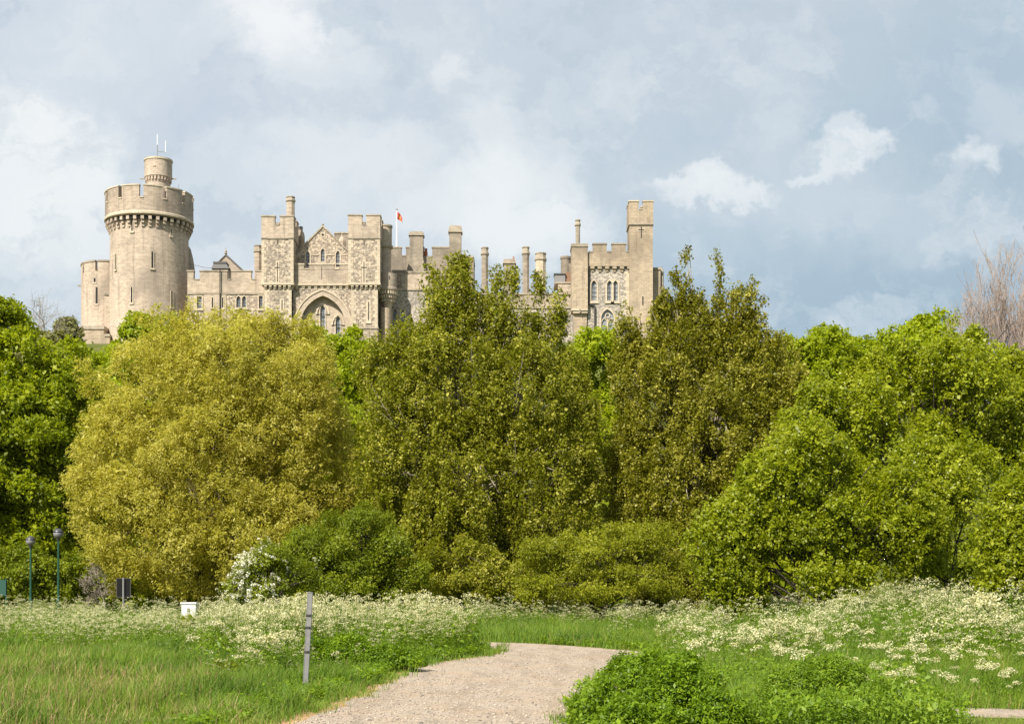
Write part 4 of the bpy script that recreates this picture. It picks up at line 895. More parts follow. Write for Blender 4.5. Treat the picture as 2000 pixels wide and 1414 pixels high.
def tree(name, label, cat, base_px, Y, lob, n_tw, per, leaf, aspect, mat, bark, seed, tl=0.7, spread=0.16, up=0.35, trunk_r=0.3, lump=0.2, shell=0.5, n_limb=50,
         group=None, droop=0.0, limb_r=0.035, bough=(.9, .8), pb=34, holes=(), floor=0.3, back_keep=0.55, nb=(0.6, 0.55, 0.35), tone=(0.16, 0.14), trunk_top=None, crown_name='crown', blossom=None, stems=None, base_z=None):
    rng = np.random.default_rng(seed)
    bx = X(base_px, Y); bz = h1(bx, Y) if base_z is None else base_z
    org = np.array([bx, Y, bz]); r = root(name, label, cat, tuple(org), group)
    L = px_lobes(lob, Y)
    P, O, I, BI = crown_points(L, n_tw, Y, rng, lump, shell, back_keep, bz + floor, bough, pb, [(X(h[0], Y), Z(h[1], Y), h[2] * Y / F, h[3]) for h in holes])
    V, tn, d = leaf_cloud(P, O, per, rng, tl, spread, up, leaf, aspect, nb, droop, tone[0], tone[1], BI)
    keep = V.reshape(-1, 4, 3)[..., 2].min(1) > bz + .05
    V = V.reshape(-1, 4, 3)[keep]; tn = tn[keep]
    me = np_mesh(crown_name, V.reshape(-1, 3) - org, 4, np.arange(len(V) * 4), tn)
    link(crown_name, me, r, [MAT[mat]])
    # trunk, limbs to the lobes, branches to twigs
    paths, radii = [], []
    La = np.array(L); top = La[:, 2].max() if trunk_top is None else bz + trunk_top
    H = top - bz; fork = np.array([bx, Y, bz + 0.28 * H])
    if stems is None:
        j = rng.normal(size=(6, 3)) * .06 * trunk_r * 4; pts = np.stack([np.full(6, bx), np.full(6, Y), np.linspace(bz - .2, bz + .75 * H, 6)], -1) + j * np.array([1, 1, 0]); pts[0, :2] = (bx, Y)
        cx = np.average(La[:, 0], weights=La[:, 3] * La[:, 5]); pts[:, 0] += (cx - bx) * np.linspace(0, 1, 6) ** 1.5
        paths.append(pts); radii.append(trunk_r * np.array([1.25, .95, .8, .6, .38, .12]))
    axis = {}
    for k, (cx, cy, cz, rx, ry, rz) in enumerate(L):
        a = np.array([bx, Y, bz + max(.4, min(.5 * H, (cz - bz) * .35))]); c = np.array([cx, cy, cz + .75 * rz]); b = np.array([bx * .4 + cx * .6, (Y + cy) / 2, cz - .4 * rz])
        pts = bez(a, b, c, 9); pts[1:-1] += rng.normal(size=(7, 3)) * .05 * rx; paths.append(pts); radii.append(np.linspace(min(trunk_r * .5, .05 + .10 * rx), .012, 9)); axis[k] = pts
    sel = rng.choice(len(P), min(n_limb, len(P)), replace=False)
    for i in sel:
        ax = axis[I[i]]; s = ax[rng.integers(3, 8)]; e = P[i] + d[i] * tl * .4; mdl = (s + e) / 2 + np.array([0, 0, (-.1 if up > .5 else .12) * np.linalg.norm(e - s)]) + rng.normal(size=3) * .08
        paths.append(bez(s, mdl, e, 5)); radii.append(np.linspace(limb_r, limb_r * .25, 5))
    TV, TF = tubes_np(paths, radii, 5)
    mt = np_mesh('trunk', TV - org, 4, TF); mt.polygons.foreach_set('use_smooth', [True] * len(mt.polygons)); link('trunk', mt, r, [MAT[bark]])
    if blossom:
        nb_, fr = blossom; zz = P[:, 2]; sel = rng.choice(len(P), nb_, replace=False, p=fr(P) / fr(P).sum())
        Pb = P[sel] + O[sel] * .1; ob = O[sel]; V, tn, _ = leaf_cloud(Pb, ob, 42, rng, .55, .055, .1, .05, .9, (.5, .6, .5))
        link('blossom', np_mesh('blossom', V - org, 4, np.arange(len(V)), tn), r, [MAT['blossom']])
    return r

def bare_tree(name, label, cat, base_px, Y, top_py, width_px, mat, seed, levels=6, r0=.2, group=None, upb=.5, base_z=None, spreadang=.5):
    rng = np.random.default_rng(seed); bx = X(base_px, Y); bz = h1(bx, Y) if base_z is None else base_z; org = np.array([bx, Y, bz]); H = Z(top_py, Y) - bz
    R = root(name, label, cat, tuple(org), group); tp, tr, cp, cr = [], [], [], []
    def grow(p, d, L, r, lv):
        n = 5; pts = [p]; dd = d
        for i in range(n):
            dd = unit(dd + rng.normal(size=3) * .13 + np.array([0, 0, .06 * upb])); pts.append(pts[-1] + dd * L / n)
        pts = np.array(pts); (tp if lv >= levels - 2 else cp).append(pts); (tr if lv >= levels - 2 else cr).append(np.linspace(r, r * .6, n + 1))
        if lv <= 0: return
        for j in range(rng.integers(2, 4) + (1 if lv > 2 else 0)):
            t = rng.integers(2, n + 1); nd = unit(dd * .9 + rng.normal(size=3) * spreadang + np.array([0, 0, upb * .5])); nd[1] *= .8
            grow(pts[t], unit(nd), L * rng.uniform(.62, .8), r * .58, lv - 1)
    grow(org.copy(), np.array([0, 0, 1.0]), H * .40, r0, levels)
    for nm, a, b in (('trunk', tp, tr), ('twigs', cp, cr)):
        V, Fq = tubes_np(a, [np.maximum(q, .008) for q in b], 4); link(nm, np_mesh(nm, V - org, 4, Fq), R, [MAT[mat]])
    return R

# --- the yellow willow
tree('willow_tree', 'huge rounded yellow-olive willow in front of the round tower', 'tree', 400, 75,
     [(455, 745, 165, 135), (440, 660, 95, 50), (330, 790, 150, 150), (550, 800, 135, 165, -.5), (255, 910, 120, 140), (400, 930, 175, 170, -1.5), (585, 920, 125, 150, -.5), (205, 1000, 85, 120), (330, 1030, 150, 130, -1.5), (500, 1040, 160, 125, -1.5), (630, 1040, 75, 100), (290, 720, 70, 55), (560, 690, 70, 60), (420, 1120, 150, 50, -1)],
     15000, 25, .135, .40, 'willow', 'bark', 11, bough=(.95, .95), pb=25, back_keep=.8,  tl=.6, spread=.15, up=.45, trunk_r=.42, lump=.28, shell=.42, n_limb=160, droop=.35, limb_r=.03, tone=(.15, .15))
# --- the two poplars
tree('poplar_tree', 'broad dark green poplar clump with several pointed tops hiding the castle range', 'tree', 950, 70,
     [(880, 615, 58, 120, 0, .9), (905, 525, 12, 40), (880, 530, 10, 40), (858, 565, 9, 48), (845, 650, 40, 90), (985, 640, 50, 120, .4), (972, 545, 11, 40), (1003, 555, 9, 50), (1062, 690, 42, 120, .6), (1052, 570, 9, 56), (1085, 640, 18, 60), (1120, 740, 40, 90, .6), (800, 715, 58, 100), (760, 800, 55, 120), (725, 760, 26, 80), (890, 790, 115, 150, -.8), (1020, 810, 110, 150, -.8), (1115, 850, 52, 150), (800, 900, 90, 150, -1), (930, 960, 130, 150, -1.6), (1060, 980, 120, 150, -1.2), (1130, 950, 42, 140), (760, 1000, 60, 110), (860, 1090, 110, 100, -1), (990, 1110, 100, 80, -1), (1100, 1080, 80, 100)],
     14000, 21, .105, .8, 'poplar', 'pale_bark', 21, bough=(.55, 1.7), pb=17, tl=.6, spread=.13, up=1.25, trunk_r=.32, lump=.22, shell=.5, n_limb=420, limb_r=.05, nb=(.75, .4, .3), tone=(.15, .19))
tree('poplar_tree', 'bronze-green poplar clump with open feathery shoots standing against bare sky', 'tree', 1380, 72,
     [(1338, 655, 26, 86), (1372, 668, 22, 78), (1408, 652, 26, 86), (1455, 655, 26, 78), (1425, 600, 8, 55), (1355, 590, 8, 50), (1300, 620, 10, 60), (1340, 562, 10, 80, 0, .9), (1319, 545, 6, 34), (1406, 560, 9, 78, 0, .9), (1376, 622, 10, 60), (1438, 602, 9, 62), (1470, 600, 10, 70, 0, .9), (1452, 690, 23, 75), (1490, 645, 9, 72), (1293, 640, 22, 85, 0, .9), (1318, 680, 22, 85), (1350, 698, 30, 98), (1255, 690, 34, 80), (1222, 720, 34, 85), (1390, 722, 34, 98), (1430, 735, 58, 105), (1500, 710, 32, 90), (1290, 790, 80, 130, -.8), (1390, 830, 110, 150, -1), (1490, 830, 66, 140, -.5), (1540, 730, 28, 80, .8), (1545, 800, 35, 90), (1245, 880, 48, 150), (1330, 950, 120, 150, -1.4), (1440, 960, 90, 150, -1), (1240, 1010, 70, 110), (1370, 1070, 100, 80, -1)],
     12500, 21, .105, .8, 'poplar_brown', 'pale_bark', 22, bough=(.50, 1.8), pb=17, tl=.6, spread=.12, up=1.35, trunk_r=.30, lump=.2, shell=.55, n_limb=420, limb_r=.05, nb=(.75, .4, .3), tone=(.15, .20))
# --- big bright tree at the western edge
tree('lime_tree', 'tall bright green lime tree filling the western edge behind the two lamp posts', 'tree', 20, 86,
     [(0, 640, 50, 75), (-60, 720, 90, 120), (50, 745, 85, 90), (110, 760, 70, 90), (20, 850, 130, 110, -1), (120, 860, 75, 120), (-40, 950, 120, 130, -1), (80, 970, 90, 130, -1), (150, 980, 55, 110), (20, 1080, 110, 90, -1), (110, 1100, 70, 80), (-70, 1070, 90, 100), (170, 800, 50, 90)],
     7200, 24, .20, .62, 'lime_deep', 'dark_bark', 31, bough=(1.35, .7), pb=34, tl=.6, spread=.20, up=.25, trunk_r=.4, lump=.26, shell=.45, n_limb=60)
# --- bright trees on the slope
def hill_tree(label, px, top, w, h, Y, seed, mat='lime', n=1500, leaf=.24, extra=(), name='lime_tree', group='bright trees on the castle slope'):
    py = top + h * .5
    lob = [(px, py, w * .5, h * .5), (px - w * .27, py + h * .16, w * .30, h * .36), (px + w * .28, py + h * .12, w * .32, h * .38), (px + w * .05, py + h * .38, w * .45, h * .36), (px - w * .12, top + h * .2, w * .22, h * .2)] + list(extra)
    tree(name, label, 'tree', px, Y, lob, n, 22, leaf, .7, mat, 'dark_bark', seed, bough=(1.3, .75), pb=28, tl=.6, spread=.22, up=.2, trunk_r=.3, lump=.27, shell=.45, n_limb=30, group=group, base_z=h1(X(px, Y), Y), floor=-99)
hill_tree('bright lime-green tree crown overlapping the foot of the round tower', 292, 608, 140, 170, 125, 41, n=1900, extra=[(243, 712, 34, 40), (340, 640, 25, 30)])
hill_tree('bright green tree below the buff outer wall, between lime tree and willow', 200, 686, 120, 170, 120, 42, n=1500)
hill_tree('bright lime-green tree peeping out below the gatehouse arch', 655, 652, 130, 170, 122, 43, n=1900, extra=[(610, 675, 35, 40), (690, 700, 40, 60)])
hill_tree('bright lime-green tree in the gap between the two poplar clumps', 1150, 648, 100, 190, 118, 44, n=1600, extra=[(1185, 720, 30, 70)])
hill_tree('low rounded lime-green tree on the skyline next to the bronze poplar', 1605, 648, 150, 190, 118, 45, n=2200, extra=[(1575, 655, 17, 22), (1645, 668, 22, 22)])
hill_tree('flat-topped lime-green tree on the skyline above the yellow-green thicket', 1690, 650, 140, 180, 126, 46, n=2000)
hill_tree('domed bright green tree standing highest on the eastern skyline', 1820, 622, 180, 170, 112, 47, n=2600)
hill_tree('shaded green tree behind the poplar clumps, seen low between them', 1180, 820, 130, 330, 95, 48, 'lime_deep', n=1800)
hill_tree('green tree hidden mostly behind the willow and the dark poplar', 715, 780, 120, 330, 96, 49, 'lime_deep', n=1800)
hill_tree('shaded green tree behind the bronze poplar and the thicket', 1560, 800, 180, 360, 92, 50, 'lime_deep', n=2200)
hill_tree('lime-green tree on the skyline directly behind the bronze poplar', 1535, 648, 110, 240, 120, 54, n=1700)
hill_tree('deep green tree hidden behind the middle of the yellow willow', 430, 720, 220, 420, 98, 55, 'lime_deep', n=2600)
hill_tree('deep green tree behind the willow and lime tree, by the lamp posts', 215, 800, 150, 400, 97, 56, 'lime_deep', n=2200)
hill_tree('deep green tree behind the eastern flank of the willow', 610, 760, 140, 380, 99, 57, 'lime_deep', n=2000)
hill_tree('deep green tree standing behind the dark poplar clump', 950, 760, 200, 400, 97, 58, 'lime_deep', n=2200)
hill_tree('deep green tree standing behind the bronze poplar clump', 1390, 760, 200, 400, 96, 59, 'lime_deep', n=2200)
hill_tree('shaded undergrowth tree filling the dark space under the willow', 330, 1060, 260, 130, 84, 60, 'lime_deep', n=1800)
hill_tree('greyish green tree far off on the skyline west of the bastion', 128, 628, 60, 70, 190, 51, 'hazy', n=700, leaf=.28, name='distant_tree')
hill_tree('pale blossoming tree just below the skyline west of the bastion', 88, 650, 130, 80, 165, 52, 'hazy', n=1000, leaf=.28, name='distant_tree')
hill_tree('small blue-green tree far off in the dip of the eastern skyline', 1738, 672, 60, 70, 190, 53, 'hawthorn', n=600, leaf=.26, name='distant_tree')
bare_tree('bare_tree', 'half-leafed grey tree on the skyline above the western lime tree', 'tree', 82, 175, 578, 70, 'greytwig', 61, levels=6, r0=.28, upb=.35, spreadang=.62)
bare_tree('bare_tree', 'bare reddish-twigged tree rising at the eastern edge against the sky', 'tree', 2024, 82, 500, 150, 'twig', 62, levels=7, r0=.10, upb=.9, spreadang=.27)
# --- yellow-green thicket on the eastern side
TH = 'yellow-green maples of the eastern thicket'
tree('field_maple', 'large yellow-green maple behind, reaching up to the domed tree', 'tree', 1800, 54,
     [(1545, 900, 60, 75, -1), (1600, 835, 62, 70, -1), (1650, 800, 50, 60), (1590, 775, 11, 42), (1655, 735, 13, 45), (1712, 720, 15, 48), (1765, 690, 14, 42), (1905, 668, 13, 40), (1850, 690, 13, 38), (1540, 825, 11, 36), (1680, 905, 70, 80, -1.5), (1830, 790, 130, 100), (1690, 830, 120, 100), (1600, 880, 85, 95), (1740, 930, 150, 120, -.5), (1950, 790, 90, 110), (1930, 700, 35, 60), (1985, 740, 45, 90), (1900, 930, 130, 130, -.5), (2030, 900, 100, 150), (1650, 960, 110, 110, -.4), (1980, 660, 18, 40), (1800, 720, 60, 50), (1870, 730, 50, 45)],
     6800, 23, .105, .74, 'maple', 'dark_bark', 71, bough=(.85, 1.15), pb=56, holes=[(1755, 905, 38, .8), (1690, 935, 32, .7), (1850, 890, 36, .8), (1930, 965, 50, .9), (1640, 890, 26, .7), (1800, 830, 26, .6)], tl=.62, spread=.11, up=.95, trunk_r=.24, lump=.32, shell=.55, n_limb=140, group=TH)
tree('field_maple', 'bushy yellow-green maple in front, spreading low over the cow parsley', 'tree', 1600, 45,
     [(1500, 895, 11, 36), (1455, 930, 11, 34), (1575, 865, 12, 40), (1640, 880, 12, 40), (1700, 940, 12, 40), (1420, 1015, 10, 32), (1390, 1080, 10, 28), (1610, 1125, 80, 42, -.5), (1510, 1140, 60, 38, -.5), (1385, 1110, 26, 46, -.2), (1700, 1120, 60, 40, -.4), (1560, 940, 90, 75), (1480, 985, 75, 85), (1640, 980, 110, 90), (1445, 1070, 65, 75), (1560, 1060, 90, 70, -.2), (1690, 1040, 100, 80, -.3), (1425, 1130, 48, 60, -.3), (1470, 1160, 60, 40, -.4), (1740, 1090, 70, 70), (1630, 1130, 70, 55, -.3), (1790, 1010, 70, 70)],
     6000, 24, .088, .74, 'maple', 'dark_bark', 72, bough=(.68, 1.2), pb=54, holes=[(1560, 1085, 50, .6), (1500, 1130, 40, .7), (1600, 1005, 34, .6), (1725, 1120, 42, .6), (1690, 985, 30, .8)], tl=.52, spread=.09, up=.9, trunk_r=.09, lump=.34, shell=.55, n_limb=120, group=TH, floor=.12)
tree('field_maple', 'dense yellow-green maple with a dark hollow beneath it', 'tree', 1850, 47,
     [(1830, 960, 95, 90), (1900, 1000, 80, 80), (1800, 1060, 80, 60), (1870, 1080, 60, 60)],
     2200, 24, .088, .74, 'maple', 'dark_bark', 73, bough=(.68, 1.2), pb=54, holes=[(1905, 1000, 52, 1.0), (1860, 1075, 48, .7), (1800, 1000, 30, .8)], tl=.52, spread=.09, up=.9, trunk_r=.09, lump=.34, shell=.55, n_limb=80, group=TH, floor=.5)
tree('hazel_bush', 'golden olive bush at the eastern edge, in front of the thicket', 'bush', 1985, 40,
     [(1985, 1010, 55, 80), (1960, 1090, 55, 70), (2020, 1090, 70, 90), (1940, 1150, 35, 40)],
     2000, 20, .085, .7, 'maple', 'dark_bark', 74, bough=(.4, 1.1), pb=26, tl=.4, spread=.10, up=.5, trunk_r=.1, lump=.25, shell=.4, n_limb=50, floor=.1)
tree('field_maple', 'yellow-green maple standing just beyond the eastern picture edge', 'tree', 2190, 52,
     [(2190, 820, 120, 130), (2120, 930, 90, 110), (2230, 960, 130, 130), (2150, 1060, 120, 90), (2290, 1060, 100, 90)],
     3200, 23, .105, .74, 'maple', 'dark_bark', 75, bough=(.85, 1.15), pb=50, tl=.6, spread=.11, up=.9, trunk_r=.2, lump=.3, shell=.5, n_limb=60, group=TH)
tree('lime_tree', 'bright green lime tree standing just beyond the western picture edge', 'tree', -190, 82,
     [(-190, 760, 110, 150), (-250, 900, 120, 140), (-130, 920, 110, 150), (-200, 1050, 150, 110)],
     2600, 24, .20, .62, 'lime_deep', 'dark_bark', 32, bough=(1.35, .7), pb=40, tl=.6, spread=.2, up=.25, trunk_r=.35, lump=.26, shell=.45, n_limb=40)
# --- bushes in front of the trees
tree('hawthorn_bush', 'dense mid-green hawthorn bush in front of the willow and dark poplar', 'bush', 710, 60,
     [(700, 1060, 85, 70), (620, 1080, 70, 60), (780, 1085, 70, 65), (700, 1130, 95, 50, -.4), (625, 1135, 40, 40), (800, 1140, 55, 50), (730, 1030, 50, 38)],
     3000, 24, .085, .62, 'hawthorn', 'dark_bark', 81, bough=(.55, .7), pb=36, tl=.4, spread=.14, up=.3, trunk_r=.12, lump=.27, shell=.42, n_limb=70)
tree('hawthorn_bush', 'golden olive hawthorn bush with layered sprays below the poplars', 'bush', 1180, 58,
     [(1170, 1090, 105, 60), (1080, 1110, 70, 55), (1270, 1100, 70, 60), (1190, 1055, 75, 32), (1180, 1140, 130, 40, -.4), (1050, 1150, 50, 35), (1310, 1120, 40, 45), (1240, 1050, 50, 25)],
     2800, 24, .080, .5, 'olive', 'dark_bark', 82, bough=(.7, .38), pb=30, tl=.6, spread=.08, up=.12, trunk_r=.12, lump=.25, shell=.42, n_limb=110, limb_r=.025)
tree('may_bush', 'small hawthorn covered in white may blossom at the foot of the willow', 'bush', 520, 53,
     [(530, 1110, 42, 48), (490, 1140, 40, 38), (560, 1150, 45, 38), (510, 1165, 60, 26), (525, 1085, 22, 25)],
     900, 22, .075, .62, 'hawthorn', 'dark_bark', 83, bough=(.35, .8), pb=24, tl=.4, spread=.11, up=.3, trunk_r=.08, lump=.3, shell=.45, n_limb=40, blossom=(190, lambda P: np.exp(-((P[:, 0] - X(500, 55)) / .55) ** 2) + np.exp(-((P[:, 0] - X(560, 55)) / .3) ** 2 - ((P[:, 2] - Z(1150, 55)) / .4) ** 2) + .04), floor=.05)
tree('hawthorn_bush', 'dark shaded bush under the poplars between the two hawthorns', 'bush', 925, 63,
     [(900, 1120, 70, 60), (970, 1135, 60, 45), (1010, 1150, 40, 35)],
     1500, 22, .10, .66, 'poplar', 'dark_bark', 84, bough=(.5, .9), pb=28, tl=.4, spread=.14, up=.3, trunk_r=.1, lump=.27, shell=.45, n_limb=30)
tree('hawthorn_bush', 'low green bush in the shade beside the western lamp post', 'bush', 110, 78,
     [(60, 1130, 70, 50), (150, 1140, 60, 45), (-10, 1140, 60, 45)],
     1500, 22, .13, .66, 'hawthorn', 'dark_bark', 85, bough=(.7, .8), pb=34, tl=.4, spread=.16, up=.3, trunk_r=.1, lump=.27, shell=.45, n_limb=30)
tree('hawthorn_bush', 'small shaded bush between the golden hawthorn and the thicket', 'bush', 1345, 64,
     [(1345, 1120, 40, 55), (1320, 1150, 45, 35), (1375, 1150, 40, 35), (1255, 1155, 45, 28, -3), (1120, 1160, 40, 22, -2)],
     1300, 22, .10, .66, 'poplar_brown', 'dark_bark', 91, bough=(.5, .9), pb=28, tl=.4, spread=.14, up=.3, trunk_r=.1, lump=.27, shell=.45, n_limb=30)
tree('hawthorn_bush', 'dark bush filling the hollow below the dense maple', 'bush', 1890, 53,
     [(1860, 1110, 70, 50), (1940, 1120, 60, 45)],
     1000, 22, .09, .66, 'hawthorn', 'dark_bark', 92, bough=(.5, .9), pb=28, tl=.4, spread=.14, up=.3, trunk_r=.1, lump=.27, shell=.45, n_limb=30)
bare_tree('dead_bush', 'pale dry leafless bush between the lamp posts and the black board', 'bush', 205, 72, 1095, 60, 'greytwig', 64, levels=6, r0=.05, upb=.1, spreadang=.8)
tree('bramble_bush', 'low green bramble bush at the path edge beside the metal post', 'bush', 670, 28.5,
     [(665, 1290, 60, 38), (620, 1300, 45, 36), (730, 1300, 50, 34), (590, 1315, 30, 28), (790, 1302, 40, 28), (690, 1318, 55, 20)],
     2600, 20, .045, .6, 'bramble', 'bark', 86, bough=(.2, .8), pb=30, tl=.2, spread=.05, up=.35, trunk_r=.03, lump=.25, shell=.5, n_limb=30, floor=.0, limb_r=.008, crown_name='foliage')
tree('bramble_bush', 'big leafy green bush spilling over the path in the foreground', 'bush', 1270, 17.0,
     [(1285, 1360, 105, 50, .5), (1200, 1388, 72, 50), (1335, 1395, 90, 52, -.1), (1150, 1412, 46, 36), (1250, 1425, 100, 50, -.4), (1370, 1425, 80, 46, -.4), (1235, 1335, 45, 26, 1.0), (1350, 1330, 50, 26, 1.2), (1175, 1345, 7, 26), (1128, 1385, 6, 24), (1300, 1300, 8, 24, 1), (1395, 1345, 10, 34), (1262, 1312, 7, 22, .8)],
     6000, 26, .042, .5, 'bramble', 'bark', 87, tl=.22, spread=.05, up=.8, trunk_r=.02, lump=.34, shell=.55, n_limb=60, floor=.0, limb_r=.004, crown_name='foliage', bough=(.20, 1.0), pb=52, holes=[(1300, 1392, 34, .6), (1225, 1375, 22, .8), (1375, 1372, 22, .7), (1345, 1412, 30, .5), (1180, 1400, 18, .6)])
tree('nettle_bush', 'green weedy bush among tall grass beside the foreground bush', 'bush', 1610, 18.2,
     [(1560, 1385, 60, 48, .3), (1640, 1372, 75, 50, .5), (1720, 1392, 50, 40, .4), (1620, 1420, 110, 44, -.3), (1580, 1330, 9, 34, .6), (1630, 1322, 9, 34, .6), (1690, 1335, 10, 34, .6), (1515, 1372, 12, 40)],
     4200, 24, .040, .42, 'herb', 'bark', 88, tl=.28, spread=.05, up=1.3, trunk_r=.02, lump=.34, shell=.6, n_limb=60, floor=.0, limb_r=.004, crown_name='foliage', bough=(.18, 1.5), pb=46, holes=[(1560, 1405, 34, .6), (1660, 1402, 30, .6), (1610, 1375, 18, .8)])
tree('dock_plant', 'small dark-leaved plant alone in the pale grass slope', 'plant', 428, 26.5,
     [(428, 1312, 22, 18), (415, 1322, 15, 12), (445, 1308, 14, 14)],
     220, 16, .06, .6, 'hawthorn', 'bark', 89, bough=(.1, .8), pb=16, tl=.15, spread=.05, up=.5, trunk_r=.015, n_limb=8, floor=.0, limb_r=.006, crown_name='foliage')
tree('dock_plant', 'bluish green dock plant in front of the white box', 'plant', 355, 50,
     [(350, 1216, 20, 10), (374, 1212, 12, 8)],
     120, 14, .12, .6, 'lime_deep', 'bark', 90, bough=(.15, .8), pb=16, tl=.2, spread=.07, up=.5, trunk_r=.015, n_limb=8, floor=.0, limb_r=.006, crown_name='foliage')

# ------------------------------------------------------------------ street furniture
def make_post():
    Y = 23.4; x = X(596, Y); org = (x, Y, 0.0); k = root('metal_post', 'weathered grey metal post leaning slightly beside the gravel path', 'post', org)
    k.rotation_euler = (0, math.radians(2.9), 0); H = 1.64; L = (0, 0, 0)
    m = Mb(); m.box(-.042, -.032, -.035, .04, -.3, H); m.box(.032, .042, -.035, .04, -.3, H); m.box(-.0315, .0315, -.030, -.020, -.3, H - .004)
    m.build('channel', 'metal', k, L)
    c = Mb(); c.box(-.045, .045, -.038, .044, H, H + .012); c.build('cap', 'metal', k, L)
    for z, w in ((H - .38, .085), (H - .58, .10), (H - .98, .08)):
        b = Mb(); b.box(-.047, w - .03, -.046, -.0355, z, z + .028); b.lathe(.02, -.048, [(.012, z + .008), (.012, z + .026)], 6); b.build('bracket', 'pipe', k, L)
    w = Mb(); w.tube([(.075, -.03, H - .2), (.082, -.035, H - .6), (.072, -.02, H - 1.0)], .004, 5); w.build('wire', 'pipe', k, L)
make_post()
MAT['lamp_green'] = plain('green_paint', (0.008, 0.06, 0.034), .5); MAT['globe'] = plain('smoky_globe', (0.22, 0.21, 0.23), .25); MAT['globe_top'] = plain('dark_globe_cap', (0.05, 0.05, 0.055), .4)
def make_lamp(px, top, Y, label):
    x = X(px, Y); z0 = h1(x, Y); org = (x, Y, z0); k = root('street_lamp', label, 'lamp', org, 'green street lamps by the meadow'); H = Z(top, Y) - z0; L = (0, 0, 0); r = .235
    Mb().lathe(0, 0, [(.085, -.2), (.085, .9), (.06, 1.0), (.045, H - .55)], 12).build('pole', 'lamp_green', k, L)
    Mb().lathe(0, 0, [(.05, H - .56), (.09, H - .54), (.11, H - .44), (.07, H - .42)], 12).build('collar', 'globe_top', k, L)
    c = H - r; g = [(r * math.sin(t), c - r * math.cos(t)) for t in np.linspace(.45, math.pi * .55, 10)]
    gl = Mb().lathe(0, 0, g, 20).build('globe', 'globe', k, L, True)
    g2 = [(r * 1.06 * math.sin(t), c - r * 1.06 * math.cos(t)) for t in np.linspace(math.pi * .55, math.pi * .985, 8)]
    Mb().lathe(0, 0, g2, 20).build('cap', 'globe_top', k, L, True)
make_lamp(60, 1047, 70, 'shorter-looking green lamp post with grey globe, beside the lime tree'); make_lamp(114, 1032, 67, 'taller-looking green lamp post with grey globe, next to the willow')
def make_doorway_board():
    Y = 66.0; x = X(241, Y); z0 = h1(x, Y); org = (x, Y, z0); k = root('doorway_board', 'black board standing in for a dark doorway behind a pale post, under the willow edge', 'doorway_stand_in', org); L = (0, 0, 0)
    b = Mb(); b.box(X(228, Y) - x, X(253.5, Y) - x, .05, .09, Z(1165, Y) - z0, Z(1130, Y) - z0); b.build('board', 'black', k, L)  # made-up black board put in place of a dark doorway
    b = Mb(); w, t, zb, zt = X(253.5, Y) - x, X(228, Y) - x, Z(1165, Y) - z0, Z(1130, Y) - z0
    b.box(t - .03, w + .03, .04, .1, zt, zt + .03); b.box(t - .03, w + .03, .04, .1, zb - .03, zb); b.box(t - .03, t, .04, .1, zb, zt); b.box(w, w + .03, .04, .1, zb, zt); b.build('rim', 'pipe', k, L)
    Mb().lathe(0, 0, [(.05, -.2), (.05, zt + .03), (.02, zt + .05)], 10).build('post', 'metal', k, L)
make_doorway_board()
def make_box():
    Y = 57.0; x = X(368, Y); z0 = h1(x, Y); org = (x, Y, z0); k = root('cabinet', 'white box-shaped cabinet showing above the cow parsley by the willow', 'cabinet', org); L = (0, 0, 0)
    w = 14 * Y / F; zt = Z(1176, Y) - z0
    b = Mb(); b.box(-w, w, 0, .6, -.1, zt - .06); b.build('body', 'white', k, L); b = Mb(); b.box(-w - .03, w + .03, -.04, .64, zt - .06, zt); b.build('lid', 'white', k, L)
    b = Mb(); b.box(-.05, .05, -.03, .02, zt * .6, zt * .75); b.build('latch', 'metal', k, L)
make_box()
def make_teal():
    Y = 74.0; x = X(2, Y); z0 = h1(x, Y); org = (x, Y, z0); k = root('notice_board', 'dark green board half cut off by the western picture edge', 'board', org); L = (0, 0, 0)
    b = Mb(); b.box(-.35, .26, 0, .05, Z(1163, Y) - z0, Z(1132, Y) - z0); b.build('panel', plain('bottle_green', (.015, .07, .05), .5), k, L)
    b = Mb(); b.box(-.38, -.30, .05, .12, -.1, Z(1130, Y) - z0); b.box(.2, .28, .05, .12, -.1, Z(1130, Y) - z0); b.build('posts', 'lamp_green', k, L)
make_teal()
def make_pillar():
    Y = 76.0; x = X(397, Y); z0 = h1(x, Y); org = (x, Y, z0); k = root('brick_pillar', 'dull red brick pillar in the shade under the willow', 'pillar', org); L = (0, 0, 0)
    Mb().box(-.22, .22, -.22, .22, -.1, Z(1140, Y) - z0).build('shaft', stone('red_brick', (.12, .03, .022), (.15, .04, .028), (.07, .02, .015), bw=.22, rh=.075), k, L)
    Mb().taper((-.27, .27, -.27, .27), (-.1, .1, -.1, .1), Z(1140, Y) - z0, Z(1136, Y) - z0).build('cap', 'coping', k, L)
make_pillar()

